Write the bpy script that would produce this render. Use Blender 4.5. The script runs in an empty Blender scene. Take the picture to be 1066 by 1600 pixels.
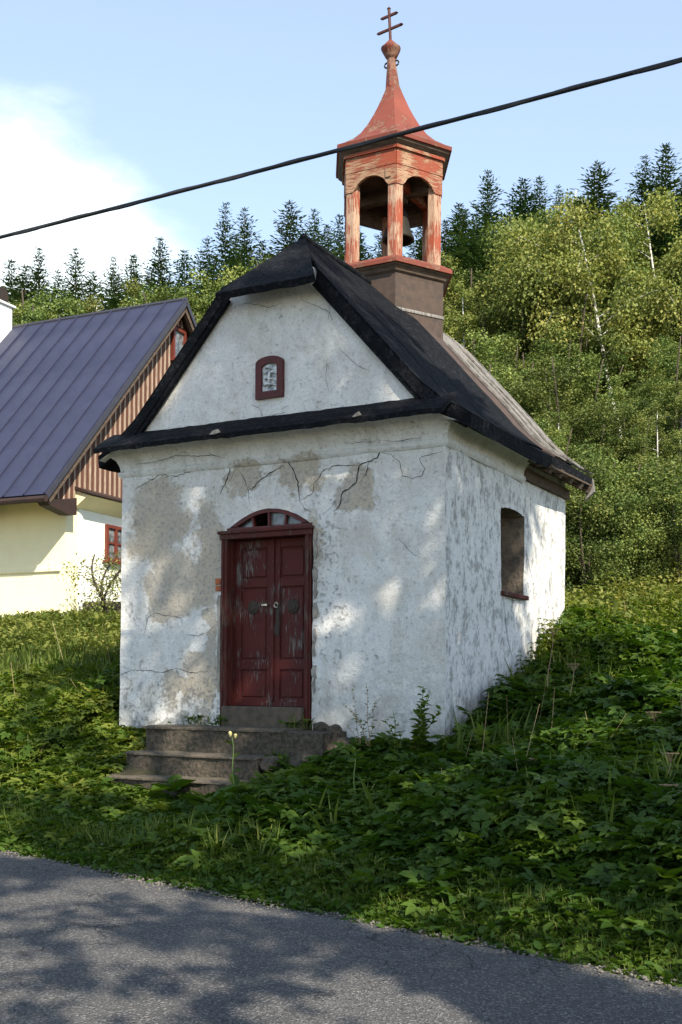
import bpy, bmesh, math, random
import numpy as np
from mathutils import Vector, Matrix, noise as mnoise
R_ = math.radians
rng = np.random.default_rng(11); random.seed(5)
sc = bpy.context.scene
col = sc.collection

# ------------------------------------------------------------------ camera
FPX, HX, HY, ROLL = 1760., 533., 1070., R_(.5)     # focal length in photo pixels, principal point, roll
cd = bpy.data.cameras.new('camera'); cam = bpy.data.objects.new('camera', cd); col.objects.link(cam)
cd.sensor_fit = 'VERTICAL'; cd.sensor_height = 36.; cd.sensor_width = 24.
cd.lens = FPX/1600*36; cd.shift_y = (HY-800)/1600.; cd.clip_end = 3000; cd.clip_start = .05
cam.matrix_world = Matrix.Rotation(R_(90), 4, 'X') @ Matrix.Rotation(ROLL, 4, 'Z')
sc.camera = cam
# ------------------------------------------------------------------ sky and sun
SUN_EL = R_(40); SUN_AZ = math.atan2(.392, -.92)   # azimuth from +Y towards +X
w = bpy.data.worlds.new('World'); sc.world = w; w.use_nodes = True
nt = w.node_tree; nt.nodes.clear()
wo = nt.nodes.new('ShaderNodeOutputWorld'); bg = nt.nodes.new('ShaderNodeBackground')
sky = nt.nodes.new('ShaderNodeTexSky'); sky.sky_type = 'NISHITA'; sky.sun_disc = False
sky.sun_elevation = SUN_EL; sky.sun_rotation = SUN_AZ; sky.altitude = 600; sky.air_density = 1.0; sky.dust_density = .5; sky.ozone_density = .8
tc = nt.nodes.new('ShaderNodeTexCoord'); mp = nt.nodes.new('ShaderNodeMapping')
mp.inputs['Scale'].default_value = (1, 1, 2.2); mp.inputs['Location'].default_value = (1.35, .4, .52)
nz = nt.nodes.new('ShaderNodeTexNoise'); nz.inputs['Scale'].default_value = 2.3; nz.inputs['Detail'].default_value = 9; nz.inputs['Roughness'].default_value = .58
dp = nt.nodes.new('ShaderNodeVectorMath'); dp.operation = 'DISTANCE'; dp.inputs[1].default_value = Vector((-.225, .90, .35)).normalized()
mr = nt.nodes.new('ShaderNodeMapRange'); mr.inputs['From Min'].default_value = .02; mr.inputs['From Max'].default_value = .165
mr.inputs['To Min'].default_value = .34; mr.inputs['To Max'].default_value = 0.
ad = nt.nodes.new('ShaderNodeMath'); ad.operation = 'MULTIPLY_ADD'; ad.inputs[1].default_value = .75
rp = nt.nodes.new('ShaderNodeMapRange'); rp.inputs['From Min'].default_value = .46; rp.inputs['From Max'].default_value = .63; rp.interpolation_type = 'SMOOTHSTEP'
rp.inputs['To Min'].default_value = .20; rp.inputs['To Max'].default_value = .95
mx = nt.nodes.new('ShaderNodeMix'); mx.data_type = 'RGBA'; mx.inputs[7].default_value = (5.1, 5.65, 5.75, 1)
L = nt.links.new
L(tc.outputs['Generated'], mp.inputs['Vector']); L(mp.outputs[0], nz.inputs['Vector']); L(tc.outputs['Generated'], dp.inputs[0])
L(dp.outputs['Value'], mr.inputs['Value']); L(nz.outputs[0], ad.inputs[0]); L(mr.outputs[0], ad.inputs[2]); L(ad.outputs[0], rp.inputs['Value'])
L(sky.outputs[0], mx.inputs[6]); L(rp.outputs[0], mx.inputs[0]); L(mx.outputs[2], bg.inputs['Color'])
bg.inputs['Strength'].default_value = .15; L(bg.outputs[0], wo.inputs['Surface'])
sd = bpy.data.lights.new('sun', 'SUN'); sun = bpy.data.objects.new('sun', sd); col.objects.link(sun)
sd.energy = 5.; sd.angle = R_(.53); sd.color = (1., .91, .76)
SL = Vector((math.cos(SUN_EL)*math.sin(SUN_AZ), math.cos(SUN_EL)*math.cos(SUN_AZ), math.sin(SUN_EL)))
sun.rotation_euler = SL.to_track_quat('Z', 'Y').to_euler(); sun.location = (8, -20, 30)
vs = sc.view_settings; vs.view_transform = 'Standard'; vs.look = 'None'; vs.gamma = 1.; vs.exposure = .95
sc.cycles.max_bounces = 6; sc.cycles.diffuse_bounces = 3; sc.cycles.transmission_bounces = 3; sc.cycles.glossy_bounces = 2

# shade trees: along sun, across sun, top, crown foot, radius, leaves
SHADE = [(-1.3, 5.5, 13.8, 4.2, 2.4, 4000), (4.0, 3.0, 19.4, 5.3, 2.7, 3600), (5.2, 5.0, 20.4, 4.4, 2.6, 6000), (3.2, -.4, 14.6, 4.5, 2.3, 800)]
# ------------------------------------------------------------------ helpers
def ray(px, py):
    dx, dy = px-HX, py-HY; c, s = math.cos(ROLL), math.sin(ROLL)
    return np.array([(c*dx+s*dy)/FPX, 1., -(-s*dx+c*dy)/FPX])
def tag(o, label=None, cat=None, group=None, kind=None):
    if label: o['label'] = label
    if cat: o['category'] = cat
    if group: o['group'] = group
    if kind: o['kind'] = kind
    return o
def empty(name, loc=(0, 0, 0), rz=0.):
    o = bpy.data.objects.new(name, None); col.objects.link(o); o.location = loc; o.rotation_euler = (0, 0, rz); o.empty_display_size = .2
    return o
class MB:
    """collects geometry for one mesh object"""
    def __init__(s): s.v = []; s.f = []; s.smooth = False
    def add(s, v, f):
        n = len(s.v); s.v += [tuple(map(float, p)) for p in v]; s.f += [tuple(int(i)+n for i in q) for q in f]; return s
    def box(s, x0, x1, y0, y1, z0, z1):
        v = [(x0,y0,z0),(x1,y0,z0),(x1,y1,z0),(x0,y1,z0),(x0,y0,z1),(x1,y0,z1),(x1,y1,z1),(x0,y1,z1)]
        return s.add(v, [(3,2,1,0),(4,5,6,7),(0,1,5,4),(1,2,6,5),(2,3,7,6),(3,0,4,7)])
    def prism(s, pts, a0, a1, ax='y'):
        """2-D polygon extruded along an axis: pts are (x,z) for 'y', (y,z) for 'x', (x,y) for 'z'"""
        def P(p, a): return (p[0], a, p[1]) if ax == 'y' else ((a, p[0], p[1]) if ax == 'x' else (p[0], p[1], a))
        n = len(pts); v = [P(p, a0) for p in pts]+[P(p, a1) for p in pts]
        return s.add(v, [tuple(range(n))[::-1], tuple(range(n, 2*n))]+[(i, (i+1) % n, n+(i+1) % n, n+i) for i in range(n)])
    def lathe(s, prof, seg, c=(0, 0), a0=0., cap=True):
        v = []; f = []
        for r, z in prof:
            v += [(c[0]+r*math.cos(a0+2*math.pi*k/seg), c[1]+r*math.sin(a0+2*math.pi*k/seg), z) for k in range(seg)]
        for i in range(len(prof)-1):
            f += [(i*seg+k, i*seg+(k+1) % seg, (i+1)*seg+(k+1) % seg, (i+1)*seg+k) for k in range(seg)]
        if cap: f += [tuple(range(seg))[::-1], tuple(range((len(prof)-1)*seg, len(prof)*seg))]
        return s.add(v, f)
    def tube(s, pts, rad, seg=6):
        pts = [Vector(p) for p in pts]; n = len(pts); v = []; f = []
        rad = [float(q) for q in rad] if hasattr(rad, "__len__") else [float(rad)]*n
        for i, p in enumerate(pts):
            t = (pts[min(i+1, n-1)]-pts[max(i-1, 0)]).normalized()
            a = t.cross(Vector((0, 0, 1)) if abs(t.z) < .9 else Vector((1, 0, 0))).normalized(); b = t.cross(a)
            v += [p+rad[i]*(a*math.cos(2*math.pi*k/seg)+b*math.sin(2*math.pi*k/seg)) for k in range(seg)]
        for i in range(n-1):
            f += [(i*seg+k, i*seg+(k+1) % seg, (i+1)*seg+(k+1) % seg, (i+1)*seg+k) for k in range(seg)]
        f += [tuple(range(seg))[::-1], tuple(range((n-1)*seg, n*seg))]
        return s.add(v, f)
    def bar(s, p, q, w, h, up=(0, 0, 1)):
        p, q = Vector(p), Vector(q); t = (q-p).normalized(); a = t.cross(Vector(up)).normalized(); b = a.cross(t)
        v = [c+a*(i*w/2)+b*(j*h/2) for c in (p, q) for i, j in ((-1,-1),(1,-1),(1,1),(-1,1))]
        return s.add(v, [(3,2,1,0),(4,5,6,7),(0,1,5,4),(1,2,6,5),(2,3,7,6),(3,0,4,7)])
    def grid(s, P):
        """P: rows x cols x 3"""
        P = np.asarray(P); r, c = P.shape[:2]
        return s.add(P.reshape(-1, 3), [(i*c+j, i*c+j+1, (i+1)*c+j+1, (i+1)*c+j) for i in range(r-1) for j in range(c-1)])
    def slab(s, P, Q):
        """two matching grids closed into a solid"""
        P = np.asarray(P); Q = np.asarray(Q); r, c = P.shape[:2]; n = r*c
        f = []
        for i in range(r-1):
            for j in range(c-1):
                a, b, d, e = i*c+j, i*c+j+1, (i+1)*c+j+1, (i+1)*c+j
                f += [(a, b, d, e), (n+e, n+d, n+b, n+a)]
        rim = [j for j in range(c)]+[i*c+c-1 for i in range(1, r)]+[(r-1)*c+j for j in range(c-2, -1, -1)]+[i*c for i in range(r-2, 0, -1)]
        m = len(rim)
        f += [(rim[(k+1) % m], rim[k], n+rim[k], n+rim[(k+1) % m]) for k in range(m)]
        return s.add(np.concatenate([P.reshape(-1, 3), Q.reshape(-1, 3)]), f)
    def mesh(s, name, m=None, bevel=0., smooth=False, off=(0, 0, 0)):
        me = bpy.data.meshes.new(name)
        v = np.asarray(s.v)+np.asarray(off)
        me.from_pydata([tuple(p) for p in v], [], s.f); me.validate()
        bm = bmesh.new(); bm.from_mesh(me)
        bmesh.ops.recalc_face_normals(bm, faces=bm.faces)
        if bevel: bmesh.ops.bevel(bm, geom=[e for e in bm.edges if e.calc_face_angle(0) > .5], offset=bevel, segments=1, affect='EDGES', clamp_overlap=True)
        bm.to_mesh(me); bm.free()
        if smooth: me.shade_smooth()
        if m: me.materials.append(m)
        return me
    def build(s, name, m, parent=None, bevel=0., smooth=False, off=(0, 0, 0)):
        o = bpy.data.objects.new(name, s.mesh(name, m, bevel, smooth, off)); col.objects.link(o); o.parent = parent
        return o
def linkmesh(name, me, parent=None, loc=(0, 0, 0), rz=0.):
    o = bpy.data.objects.new(name, me); col.objects.link(o); o.parent = parent; o.location = loc; o.rotation_euler = (0, 0, rz); return o
def np_mesh(name, V, F, mat, rnd=None, smooth=False):
    """V n x 3, F m x k (constant k); rnd one float per face"""
    V = np.asarray(V, dtype=np.float32); F = np.asarray(F, dtype=np.int32); m, k = F.shape
    me = bpy.data.meshes.new(name)
    me.vertices.add(len(V)); me.vertices.foreach_set('co', V.ravel())
    me.loops.add(m*k); me.loops.foreach_set('vertex_index', F.ravel())
    me.polygons.add(m); me.polygons.foreach_set('loop_start', np.arange(0, m*k, k, dtype=np.int32))
    me.polygons.foreach_set('loop_total', np.full(m, k, dtype=np.int32))
    if smooth: me.polygons.foreach_set('use_smooth', np.ones(m, dtype=bool))
    me.update(calc_edges=True)
    if rnd is not None:
        a = me.attributes.new('rnd', 'FLOAT', 'FACE'); a.data.foreach_set('value', np.asarray(rnd, dtype=np.float32))
    me.materials.append(mat); return me
def rotm(yaw, pitch, roll):
    cy, sy, cp, sp, cr, sr = np.cos(yaw), np.sin(yaw), np.cos(pitch), np.sin(pitch), np.cos(roll), np.sin(roll)
    z = np.zeros_like(cy); o = z+1
    Rz = np.stack([cy, -sy, z, sy, cy, z, z, z, o], -1).reshape(-1, 3, 3)
    Ry = np.stack([cp, z, -sp, z, o, z, sp, z, cp], -1).reshape(-1, 3, 3)
    Rx = np.stack([o, z, z, z, cr, -sr, z, sr, cr], -1).reshape(-1, 3, 3)
    return Rz @ Ry @ Rx
def scatter(tv, tf, pos, yaw, pitch, roll, scale):
    """copies of a template (x = length, z = normal) -> V, F, face owner"""
    tv = np.asarray(tv, float); tf = np.asarray(tf); N = len(pos)
    M = rotm(yaw, pitch, roll)
    V = np.einsum('nij,kj->nki', M, tv)*np.asarray(scale).reshape(-1, 1, 1)+pos[:, None, :]
    F = tf[None]+(np.arange(N)*len(tv))[:, None, None]
    return V.reshape(-1, 3), F.reshape(-1, tf.shape[1]), np.repeat(np.arange(N), len(tf))

# ------------------------------------------------------------------ materials
def mat(name):
    m = bpy.data.materials.new(name); m.use_nodes = True; t = m.node_tree
    return m, t, t.nodes['Principled BSDF']
def nd(t, kind, **kw):
    n = t.nodes.new('ShaderNode'+kind)
    for k, v in kw.items():
        if k in n.inputs: n.inputs[k].default_value = v
        else: setattr(n, k, v)
    return n
def mth(t, op, a, b=None, c=None, clamp=False):
    n = t.nodes.new('ShaderNodeMath'); n.operation = op; n.use_clamp = clamp
    for i, x in enumerate((a, b, c)):
        if x is None: continue
        if isinstance(x, (int, float)): n.inputs[i].default_value = x
        else: t.links.new(x, n.inputs[i])
    return n.outputs[0]
def mixc(t, f, a, b):
    n = t.nodes.new('ShaderNodeMix'); n.data_type = 'RGBA'
    for i, x in ((0, f), (6, a), (7, b)):
        if isinstance(x, (int, float)): n.inputs[i].default_value = x
        elif isinstance(x, tuple): n.inputs[i].default_value = (*x[:3], 1)
        else: t.links.new(x, n.inputs[i])
    return n.outputs[2]
def tex(t, scale, detail=6, rough=.6, vec=None, stretch=None, dist=0.):
    if vec is None:
        vec = nd(t, 'TexCoord').outputs['Object']
    if stretch:
        mpn = nd(t, 'Mapping'); mpn.inputs['Scale'].default_value = stretch; t.links.new(vec, mpn.inputs['Vector']); vec = mpn.outputs[0]
    n = nd(t, 'TexNoise', Scale=scale, Detail=detail, Roughness=rough, Distortion=dist); t.links.new(vec, n.inputs['Vector']); return n.outputs[0]
def ramp(t, f, lo, hi, to0=0., to1=1.):
    n = nd(t, 'MapRange'); n.inputs['From Min'].default_value = lo; n.inputs['From Max'].default_value = hi
    n.inputs['To Min'].default_value = to0; n.inputs['To Max'].default_value = to1; t.links.new(f, n.inputs['Value']); return n.outputs[0]
def bump(t, b, h, strength=.5, dist=.02):
    n = nd(t, 'Bump', Strength=strength, Distance=dist); t.links.new(h, n.inputs['Height']); t.links.new(n.outputs[0], b.inputs['Normal'])
def simple(name, c, c2=None, scale=8., rough=.8, bs=.3, stretch=None, lo=.35, hi=.65, spec=.3, bd=.01, metal=0.):
    m, t, b = mat(name)
    f = tex(t, scale, 7, .65, stretch=stretch)
    t.links.new(mixc(t, ramp(t, f, lo, hi), c, c2 or tuple(x*.6 for x in c)), b.inputs['Base Color'])
    b.inputs['Roughness'].default_value = rough; b.inputs['Specular IOR Level'].default_value = spec; b.inputs['Metallic'].default_value = metal
    if bs: bump(t, b, f, bs, bd)
    return m
def peeling(name, paint, bare, grain, amount=.5, scale=14., seed=0.):
    """painted wood with the paint flaking off along the grain"""
    m, t, b = mat(name)
    vec = nd(t, 'TexCoord').outputs['Object']
    f1 = tex(t, scale, 8, .72, vec, grain, .3); f2 = tex(t, scale*3.2, 4, .6, vec, grain); f3 = tex(t, 2.3+seed, 3, .5, vec)
    s = mth(t, 'ADD', mth(t, 'MULTIPLY', f1, .75), mth(t, 'MULTIPLY', f3, .55))
    k = ramp(t, s, .68+.16*(.5-amount)*2, .74+.16*(.5-amount)*2)
    barec = mixc(t, ramp(t, f2, .35, .65), bare, tuple(x*.45 for x in bare))
    pc = mixc(t, ramp(t, f3, .3, .7), paint, tuple(x*.62 for x in paint))
    t.links.new(mixc(t, k, pc, barec), b.inputs['Base Color'])
    b.inputs['Roughness'].default_value = .68; b.inputs['Specular IOR Level'].default_value = .25
    bump(t, b, mth(t, 'SUBTRACT', mth(t, 'MULTIPLY', f2, .5), mth(t, 'MULTIPLY', k, .6)), .6, .006)
    return m
def plaster(name, side=False):
    m, t, b = mat(name)
    vec = nd(t, 'TexCoord').outputs['Object']
    sx = nd(t, 'SeparateXYZ'); wv = nd(t, 'VectorMath', operation='ADD')
    wn = nd(t, 'TexNoise', Scale=2.6, Detail=7, Roughness=.65); t.links.new(vec, wn.inputs['Vector'])
    ws = nd(t, 'VectorMath', operation='MULTIPLY_ADD'); ws.inputs[1].default_value = (.9, .9, .9); ws.inputs[2].default_value = (-.45, -.45, -.45)
    t.links.new(wn.outputs['Color'], ws.inputs[0]); t.links.new(vec, wv.inputs[0]); t.links.new(ws.outputs[0], wv.inputs[1]); t.links.new(wv.outputs[0], sx.inputs[0])
    X, Y, Z = sx.outputs
    def blob(cx, cz, rx, rz, ax=None):
        a = mth(t, 'DIVIDE', mth(t, 'SUBTRACT', ax or X, cx), rx); c = mth(t, 'DIVIDE', mth(t, 'SUBTRACT', Z, cz), rz)
        d = mth(t, 'ADD', mth(t, 'MULTIPLY', a, a), mth(t, 'MULTIPLY', c, c)); return mth(t, 'SUBTRACT', 1., d, clamp=True)
    big = tex(t, 1.3, 6, .6, vec); fine = tex(t, 22, 8, .7, vec, (1, 1, .7) if side else None); mid = tex(t, 6, 7, .7, vec, (1, 1, .62) if side else None)
    vfine = tex(t, 75, 4, .6, vec)
    white = mixc(t, ramp(t, mid, .3, .7), (.80, .79, .755), (.66, .655, .64))
    if side:
        pk = ramp(t, mth(t, 'ADD', mth(t, 'MULTIPLY', mid, .6), mth(t, 'MULTIPLY', fine, .45)), .525, .60)
        c = mixc(t, mth(t, 'MULTIPLY', pk, .85), white, (.30, .295, .28))
        grime = None
    else:
        tan = None
        for q in ((-1.62, 2.55, .58, .62), (-1.35, 1.75, .6, .5), (-.85, 2.2, .3, .75), (-.35, 3.0, .35, .25), (.35, 3.0, .42, .28), (1.15, 2.75, .3, .25), (.55, 2.2, .18, .4), (-.83, 1.0, .13, .8), (-.95, .75, .35, .35), (-1.3, .55, .35, .25)):
            k = blob(*q); tan = k if tan is None else mth(t, 'MAXIMUM', tan, k)
        med = tex(t, 11, 8, .72, vec)
        tk = mth(t, 'MULTIPLY', ramp(t, mth(t, 'ADD', mth(t, 'MULTIPLY', tan, .75), mth(t, 'ADD', mth(t, 'MULTIPLY', mid, .45), mth(t, 'MULTIPLY', med, .35))), .50, .76), .82)
        tanc = mixc(t, ramp(t, big, .35, .62), (.45, .36, .235), (.39, .35, .285))
        tanc = mixc(t, ramp(t, fine, .50, .62), tanc, (.23, .21, .18))
        # faint ochre and grey staining over the whole wall
        stain = tex(t, 2.1, 7, .7, vec, (1, 1, .6), .6)
        c = mixc(t, ramp(t, stain, .44, .70, 0, .62), white, (.43, .395, .325))
        c = mixc(t, tk, c, tanc)
        # limewash flaking: bare cement in small ragged islands, more of it low down and near the door
        ck = ramp(t, mth(t, 'ADD', mth(t, 'MULTIPLY', mid, .40), mth(t, 'ADD', mth(t, 'MULTIPLY', fine, .55), mth(t, 'ADD', mth(t, 'MULTIPLY', blob(-1.0, .2, 1.7, .7), .09), mth(t, 'MULTIPLY', blob(.75, 1.6, .4, 1.5), .06)))), .555, .615)
        c = mixc(t, mth(t, 'MULTIPLY', ck, .62), c, (.33, .315, .29))
    # grit of the render coat
    c = mixc(t, ramp(t, vfine, .35, .68, 0, .30), c, (.32, .315, .30))
    c = mixc(t, ramp(t, fine, .53, .67, 0, .58), c, (.30, .285, .26))
    # flecks: small dark pits
    vo = nd(t, 'TexVoronoi', Scale=26.); t.links.new(vec, vo.inputs['Vector'])
    pit = mth(t, 'MULTIPLY', ramp(t, vo.outputs['Distance'], .10, .05), ramp(t, tex(t, 2.6, 5, .6, vec), .48, .60))
    c = mixc(t, mth(t, 'MULTIPLY', pit, .42), c, (.17, .165, .155))
    # rising damp and splash dirt at the foot of the wall
    so = nd(t, 'SeparateXYZ'); t.links.new(vec, so.inputs[0])
    damp = mth(t, 'MULTIPLY', ramp(t, so.outputs[2], .9, -.1), ramp(t, mid, .40, .62), clamp=True)
    c = mixc(t, mth(t, 'MULTIPLY', damp, .75), c, (.24, .235, .21))
    t.links.new(c, b.inputs['Base Color']); b.inputs['Roughness'].default_value = .93; b.inputs['Specular IOR Level'].default_value = .1
    h = mth(t, 'ADD', mth(t, 'ADD', mth(t, 'MULTIPLY', fine, .8 if side else .5), mth(t, 'MULTIPLY', mid, .6)), mth(t, 'SUBTRACT', mth(t, 'MULTIPLY', vfine, .25), mth(t, 'MULTIPLY', pit, .5)))
    if not side: h = mth(t, 'SUBTRACT', h, mth(t, 'ADD', mth(t, 'MULTIPLY', tk, .35), mth(t, 'MULTIPLY', ck, .3)))
    bump(t, b, h, .95, .035)
    return m
def leafmat(name, cols, transl=.35, rough=.5, objvar=.0):
    """cols: colour stops by the per-leaf random value"""
    m, t, b = mat(name)
    at = nd(t, 'Attribute', attribute_name='rnd')
    cr = nd(t, 'ValToRGB'); e = cr.color_ramp.elements
    while len(e) < len(cols): e.new(.5)
    for i, c in enumerate(cols): e[i].position = i/(len(cols)-1); e[i].color = (*c, 1)
    t.links.new(at.outputs['Fac'], cr.inputs[0]); c = cr.outputs[0]
    if objvar:
        oi = nd(t, 'ObjectInfo'); hs = nd(t, 'HueSaturation')
        t.links.new(ramp(t, oi.outputs['Random'], 0, 1, .5-objvar*.012, .5+objvar*.03), hs.inputs['Hue'])
        t.links.new(mth(t, 'FRACT', mth(t, 'MULTIPLY', oi.outputs['Random'], 7.3)), hs.inputs['Value'])
        n = nd(t, 'MapRange'); n.inputs['To Min'].default_value = 1-.32*objvar; n.inputs['To Max'].default_value = 1+.25*objvar
        t.links.new(mth(t, 'FRACT', mth(t, 'MULTIPLY', oi.outputs['Random'], 7.3)), n.inputs['Value']); t.links.new(n.outputs[0], hs.inputs['Value'])
        t.links.new(c, hs.inputs['Color']); c = hs.outputs[0]
    t.links.new(c, b.inputs['Base Color']); b.inputs['Roughness'].default_value = rough; b.inputs['Specular IOR Level'].default_value = .14
    tr = nd(t, 'BsdfTranslucent'); hs2 = nd(t, 'HueSaturation'); hs2.inputs['Saturation'].default_value = 1.15; hs2.inputs['Value'].default_value = 1.3
    t.links.new(c, hs2.inputs['Color']); t.links.new(hs2.outputs[0], tr.inputs['Color'])
    ms = nd(t, 'MixShader'); ms.inputs[0].default_value = transl
    t.links.new(b.outputs[0], ms.inputs[1]); t.links.new(tr.outputs[0], ms.inputs[2]); t.links.new(ms.outputs[0], t.nodes['Material Output'].inputs['Surface'])
    return m
M = {}
M['plaster'] = plaster('plaster'); M['plaster_side'] = plaster('plaster_side', True)
M['crack'] = simple('crack', (.035, .032, .03), (.02, .02, .02), 30, .95, 0)
M['cement'] = simple('cement', (.33, .30, .26), (.19, .175, .15), 9, .95, .6, bd=.02)
M['reveal'] = simple('bare_reveal', (.24, .19, .14), (.10, .085, .07), 11, .95, 1., bd=.04)
M['felt'] = simple('roofing_felt', (.006, .007, .009), (.040, .042, .048), 17, .85, 1., lo=.52, hi=.80, bd=.05, spec=.10)  # black felt; blue-grey second tone paints highlights on the crinkles as flecks
M['felt_old'] = simple('weathered_roofing', (.25, .24, .225), (.075, .066, .056), 8, .85, .6, stretch=(1, 6, 1), bd=.02)
M['flash'] = simple('brown_flashing', (.075, .050, .038), (.038, .028, .023), 9, .72, .4, lo=.35, hi=.7, bd=.01)
M['red_wood'] = peeling('red_door_paint', (.078, .0125, .010), (.17, .14, .125), (5, 5, .55), .50, 11)
M['red_frame'] = peeling('red_frame_paint', (.076, .014, .011), (.12, .08, .06), (6, 6, .5), .45, 9, .4)
M['dark_red'] = simple('dark_red_paint', (.085, .012, .010), (.05, .009, .008), 12, .5, .2, bd=.004)
M['turret'] = peeling('flaking_turret_paint', (.27, .058, .028), (.48, .32, .22), (9, 9, .5), .66, 9, .2)
M['turret_h'] = peeling('flaking_turret_boards', (.25, .055, .027), (.40, .25, .155), (.8, .8, 9), .62, 9, .3)
M['spire'] = peeling('spire_sheet_paint', (.185, .048, .031), (.22, .115, .075), (1.5, 1.5, 1), .50, 6, .1)
M['iron'] = simple('dark_iron', (.03, .028, .026), (.05, .03, .02), 20, .6, .2, metal=.3)
M['rust'] = simple('rusty_iron', (.10, .028, .02), (.05, .02, .018), 25, .7, .2)
M['bronze'] = simple('bell_bronze', (.018, .017, .014), (.03, .027, .02), 14, .6, .2, spec=.15)
M['brass'] = simple('worn_brass', (.55, .50, .40), (.3, .27, .2), 30, .35, .1, metal=.8)
M['wood_dark'] = simple('weathered_wood', (.12, .085, .06), (.05, .036, .027), 6, .85, .5, stretch=(1, 1, 6))
M['stone'] = simple('step_stone', (.105, .082, .062), (.034, .032, .022), 20, .95, 1., bd=.03, lo=.36, hi=.62)
M['stone_top'] = simple('sill_stone', (.11, .085, .06), (.05, .042, .032), 9, .9, .5, bd=.01)
M['brick'] = simple('brick', (.42, .13, .05), (.25, .08, .04), 20, .9, .4)
M['relief'] = simple('relief_cast', (.60, .62, .62), (.22, .25, .27), 16, .5, .6, lo=.44, hi=.56)
m, t, b = mat('old_glass'); b.inputs['Base Color'].default_value = (.10, .11, .12, 1); b.inputs['Roughness'].default_value = .12; b.inputs['Specular IOR Level'].default_value = .6
gn = tex(t, 9, 5, .6); bump(t, b, gn, .15, .01)
t.links.new(mixc(t, ramp(t, gn, .4, .65), (.05, .055, .06), (.20, .21, .21)), b.inputs['Base Color']); M['glass'] = m
M['black'] = simple('unlit_interior', (.012, .011, .010), (.008, .008, .008), 8, .95, 0)
M['cream'] = simple('cream_wall', (.84, .76, .50), (.80, .71, .45), 3, .9, .15)
M['white_wall'] = simple('white_gable_wall', (.83, .81, .72), (.78, .76, .66), 3, .9, .15)
M['metal_roof'] = simple('blue_grey_sheet', (.030, .033, .062), (.022, .025, .050), 1.4, .5, .2, spec=.3, bd=.03)
M['metal_dark'] = simple('dark_seam', (.035, .034, .045), (.03, .03, .04), 5, .45, 0, spec=.5)
M['board'] = simple('brown_board', (.120, .050, .030), (.065, .030, .021), 5, .8, .4, stretch=(5, 5, .6))
M['batten'] = simple('pale_batten', (.40, .31, .24), (.22, .15, .105), 7, .8, .3, stretch=(5, 5, .6))
M['trim'] = simple('brown_trim', (.040, .022, .018), (.025, .016, .013), 6, .6, .2)
M['win_red'] = simple('red_window_paint', (.14, .030, .018), (.10, .024, .016), 10, .5, .1)
M['chimney'] = simple('chimney_white', (.80, .80, .78), (.68, .68, .66), 7, .9, .2)
M['cable'] = simple('cable_black', (.012, .012, .014), (.02, .02, .02), 10, .5, 0)
M['bark'] = simple('bark', (.085, .065, .048), (.04, .032, .025), 9, .95, .7, stretch=(4, 4, .8))
m, t, b = mat('birch_bark'); f = tex(t, 5, 6, .7, stretch=(1, 1, 7))
t.links.new(mixc(t, ramp(t, f, .56, .63), (.50, .485, .45), (.07, .06, .05)), b.inputs['Base Color']); b.inputs['Roughness'].default_value = .8; M['birch'] = m
M['leaf_birch'] = leafmat('birch_leaf', [(.066, .095, .025), (.135, .168, .042), (.205, .228, .058), (.31, .285, .085)], .26, .5, 1.)
M['leaf_mix'] = leafmat('broad_leaf', [(.040, .063, .017), (.096, .130, .033), (.165, .192, .050), (.25, .245, .072)], .24, .5, 1.)
M['needle'] = leafmat('spruce_needle', [(.014, .032, .011), (.032, .062, .018), (.058, .095, .026), (.105, .135, .036)], .12, .6, .8)
M['herb'] = leafmat('herb_leaf', [(.020, .047, .008), (.042, .084, .013), (.072, .120, .019), (.135, .185, .030)], .35, .42)
M['weed'] = leafmat('weed_leaf', [(.035, .070, .012), (.080, .125, .020), (.14, .175, .028), (.23, .23, .05)], .38, .5)
M['grass'] = leafmat('grass_blade', [(.035, .065, .014), (.075, .115, .022), (.125, .165, .032), (.26, .23, .09)], .35, .5)
M['dry_weed'] = leafmat('hillside_weed_leaf', [(.055, .080, .018), (.115, .140, .030), (.185, .195, .045), (.29, .255, .085)], .3, .6)
M['dry_leaf'] = leafmat('dead_stem', [(.16, .11, .06), (.30, .22, .12), (.42, .34, .2)], .1, .7)
M['stem'] = simple('green_stem', (.13, .19, .05), (.09, .14, .03), 15, .6, 0)
M['dry_stem'] = simple('dry_stem', (.30, .22, .12), (.2, .13, .07), 15, .8, 0)
M['flower'] = simple('yellow_flower', (.80, .68, .18), (.7, .6, .3), 20, .6, 0)
M['pale_leaf'] = simple('pale_dead_leaf', (.66, .66, .58), (.5, .5, .42), 20, .6, 0)
m, t, b = mat('asphalt')
f = tex(t, 1.1, 5, .6); g = nd(t, 'TexVoronoi', Scale=95.); t.links.new(nd(t, 'TexCoord').outputs['Object'], g.inputs['Vector'])
gs = nd(t, 'SeparateColor'); t.links.new(g.outputs['Color'], gs.inputs[0])
c = mixc(t, ramp(t, f, .3, .7), (.070, .069, .070), (.098, .095, .092)); c = mixc(t, ramp(t, gs.outputs[0], .72, .98), c, (.22, .21, .20))
c = mixc(t, ramp(t, gs.outputs[1], .80, 1.), c, (.03, .03, .032))
ck = nd(t, 'TexVoronoi', Scale=2.3, feature='DISTANCE_TO_EDGE'); wv = nd(t, 'TexNoise', Scale=4, Detail=6); va = nd(t, 'VectorMath', operation='MULTIPLY_ADD'); va.inputs[1].default_value = (.5, .5, .5)
oc = nd(t, 'TexCoord').outputs['Object']; t.links.new(oc, wv.inputs['Vector']); t.links.new(wv.outputs['Color'], va.inputs[0]); t.links.new(oc, va.inputs[2]); t.links.new(va.outputs[0], ck.inputs['Vector'])
ckk = mth(t, 'MULTIPLY', ramp(t, ck.outputs['Distance'], .020, .004), ramp(t, tex(t, .9, 2, .5), .46, .58))
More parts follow.
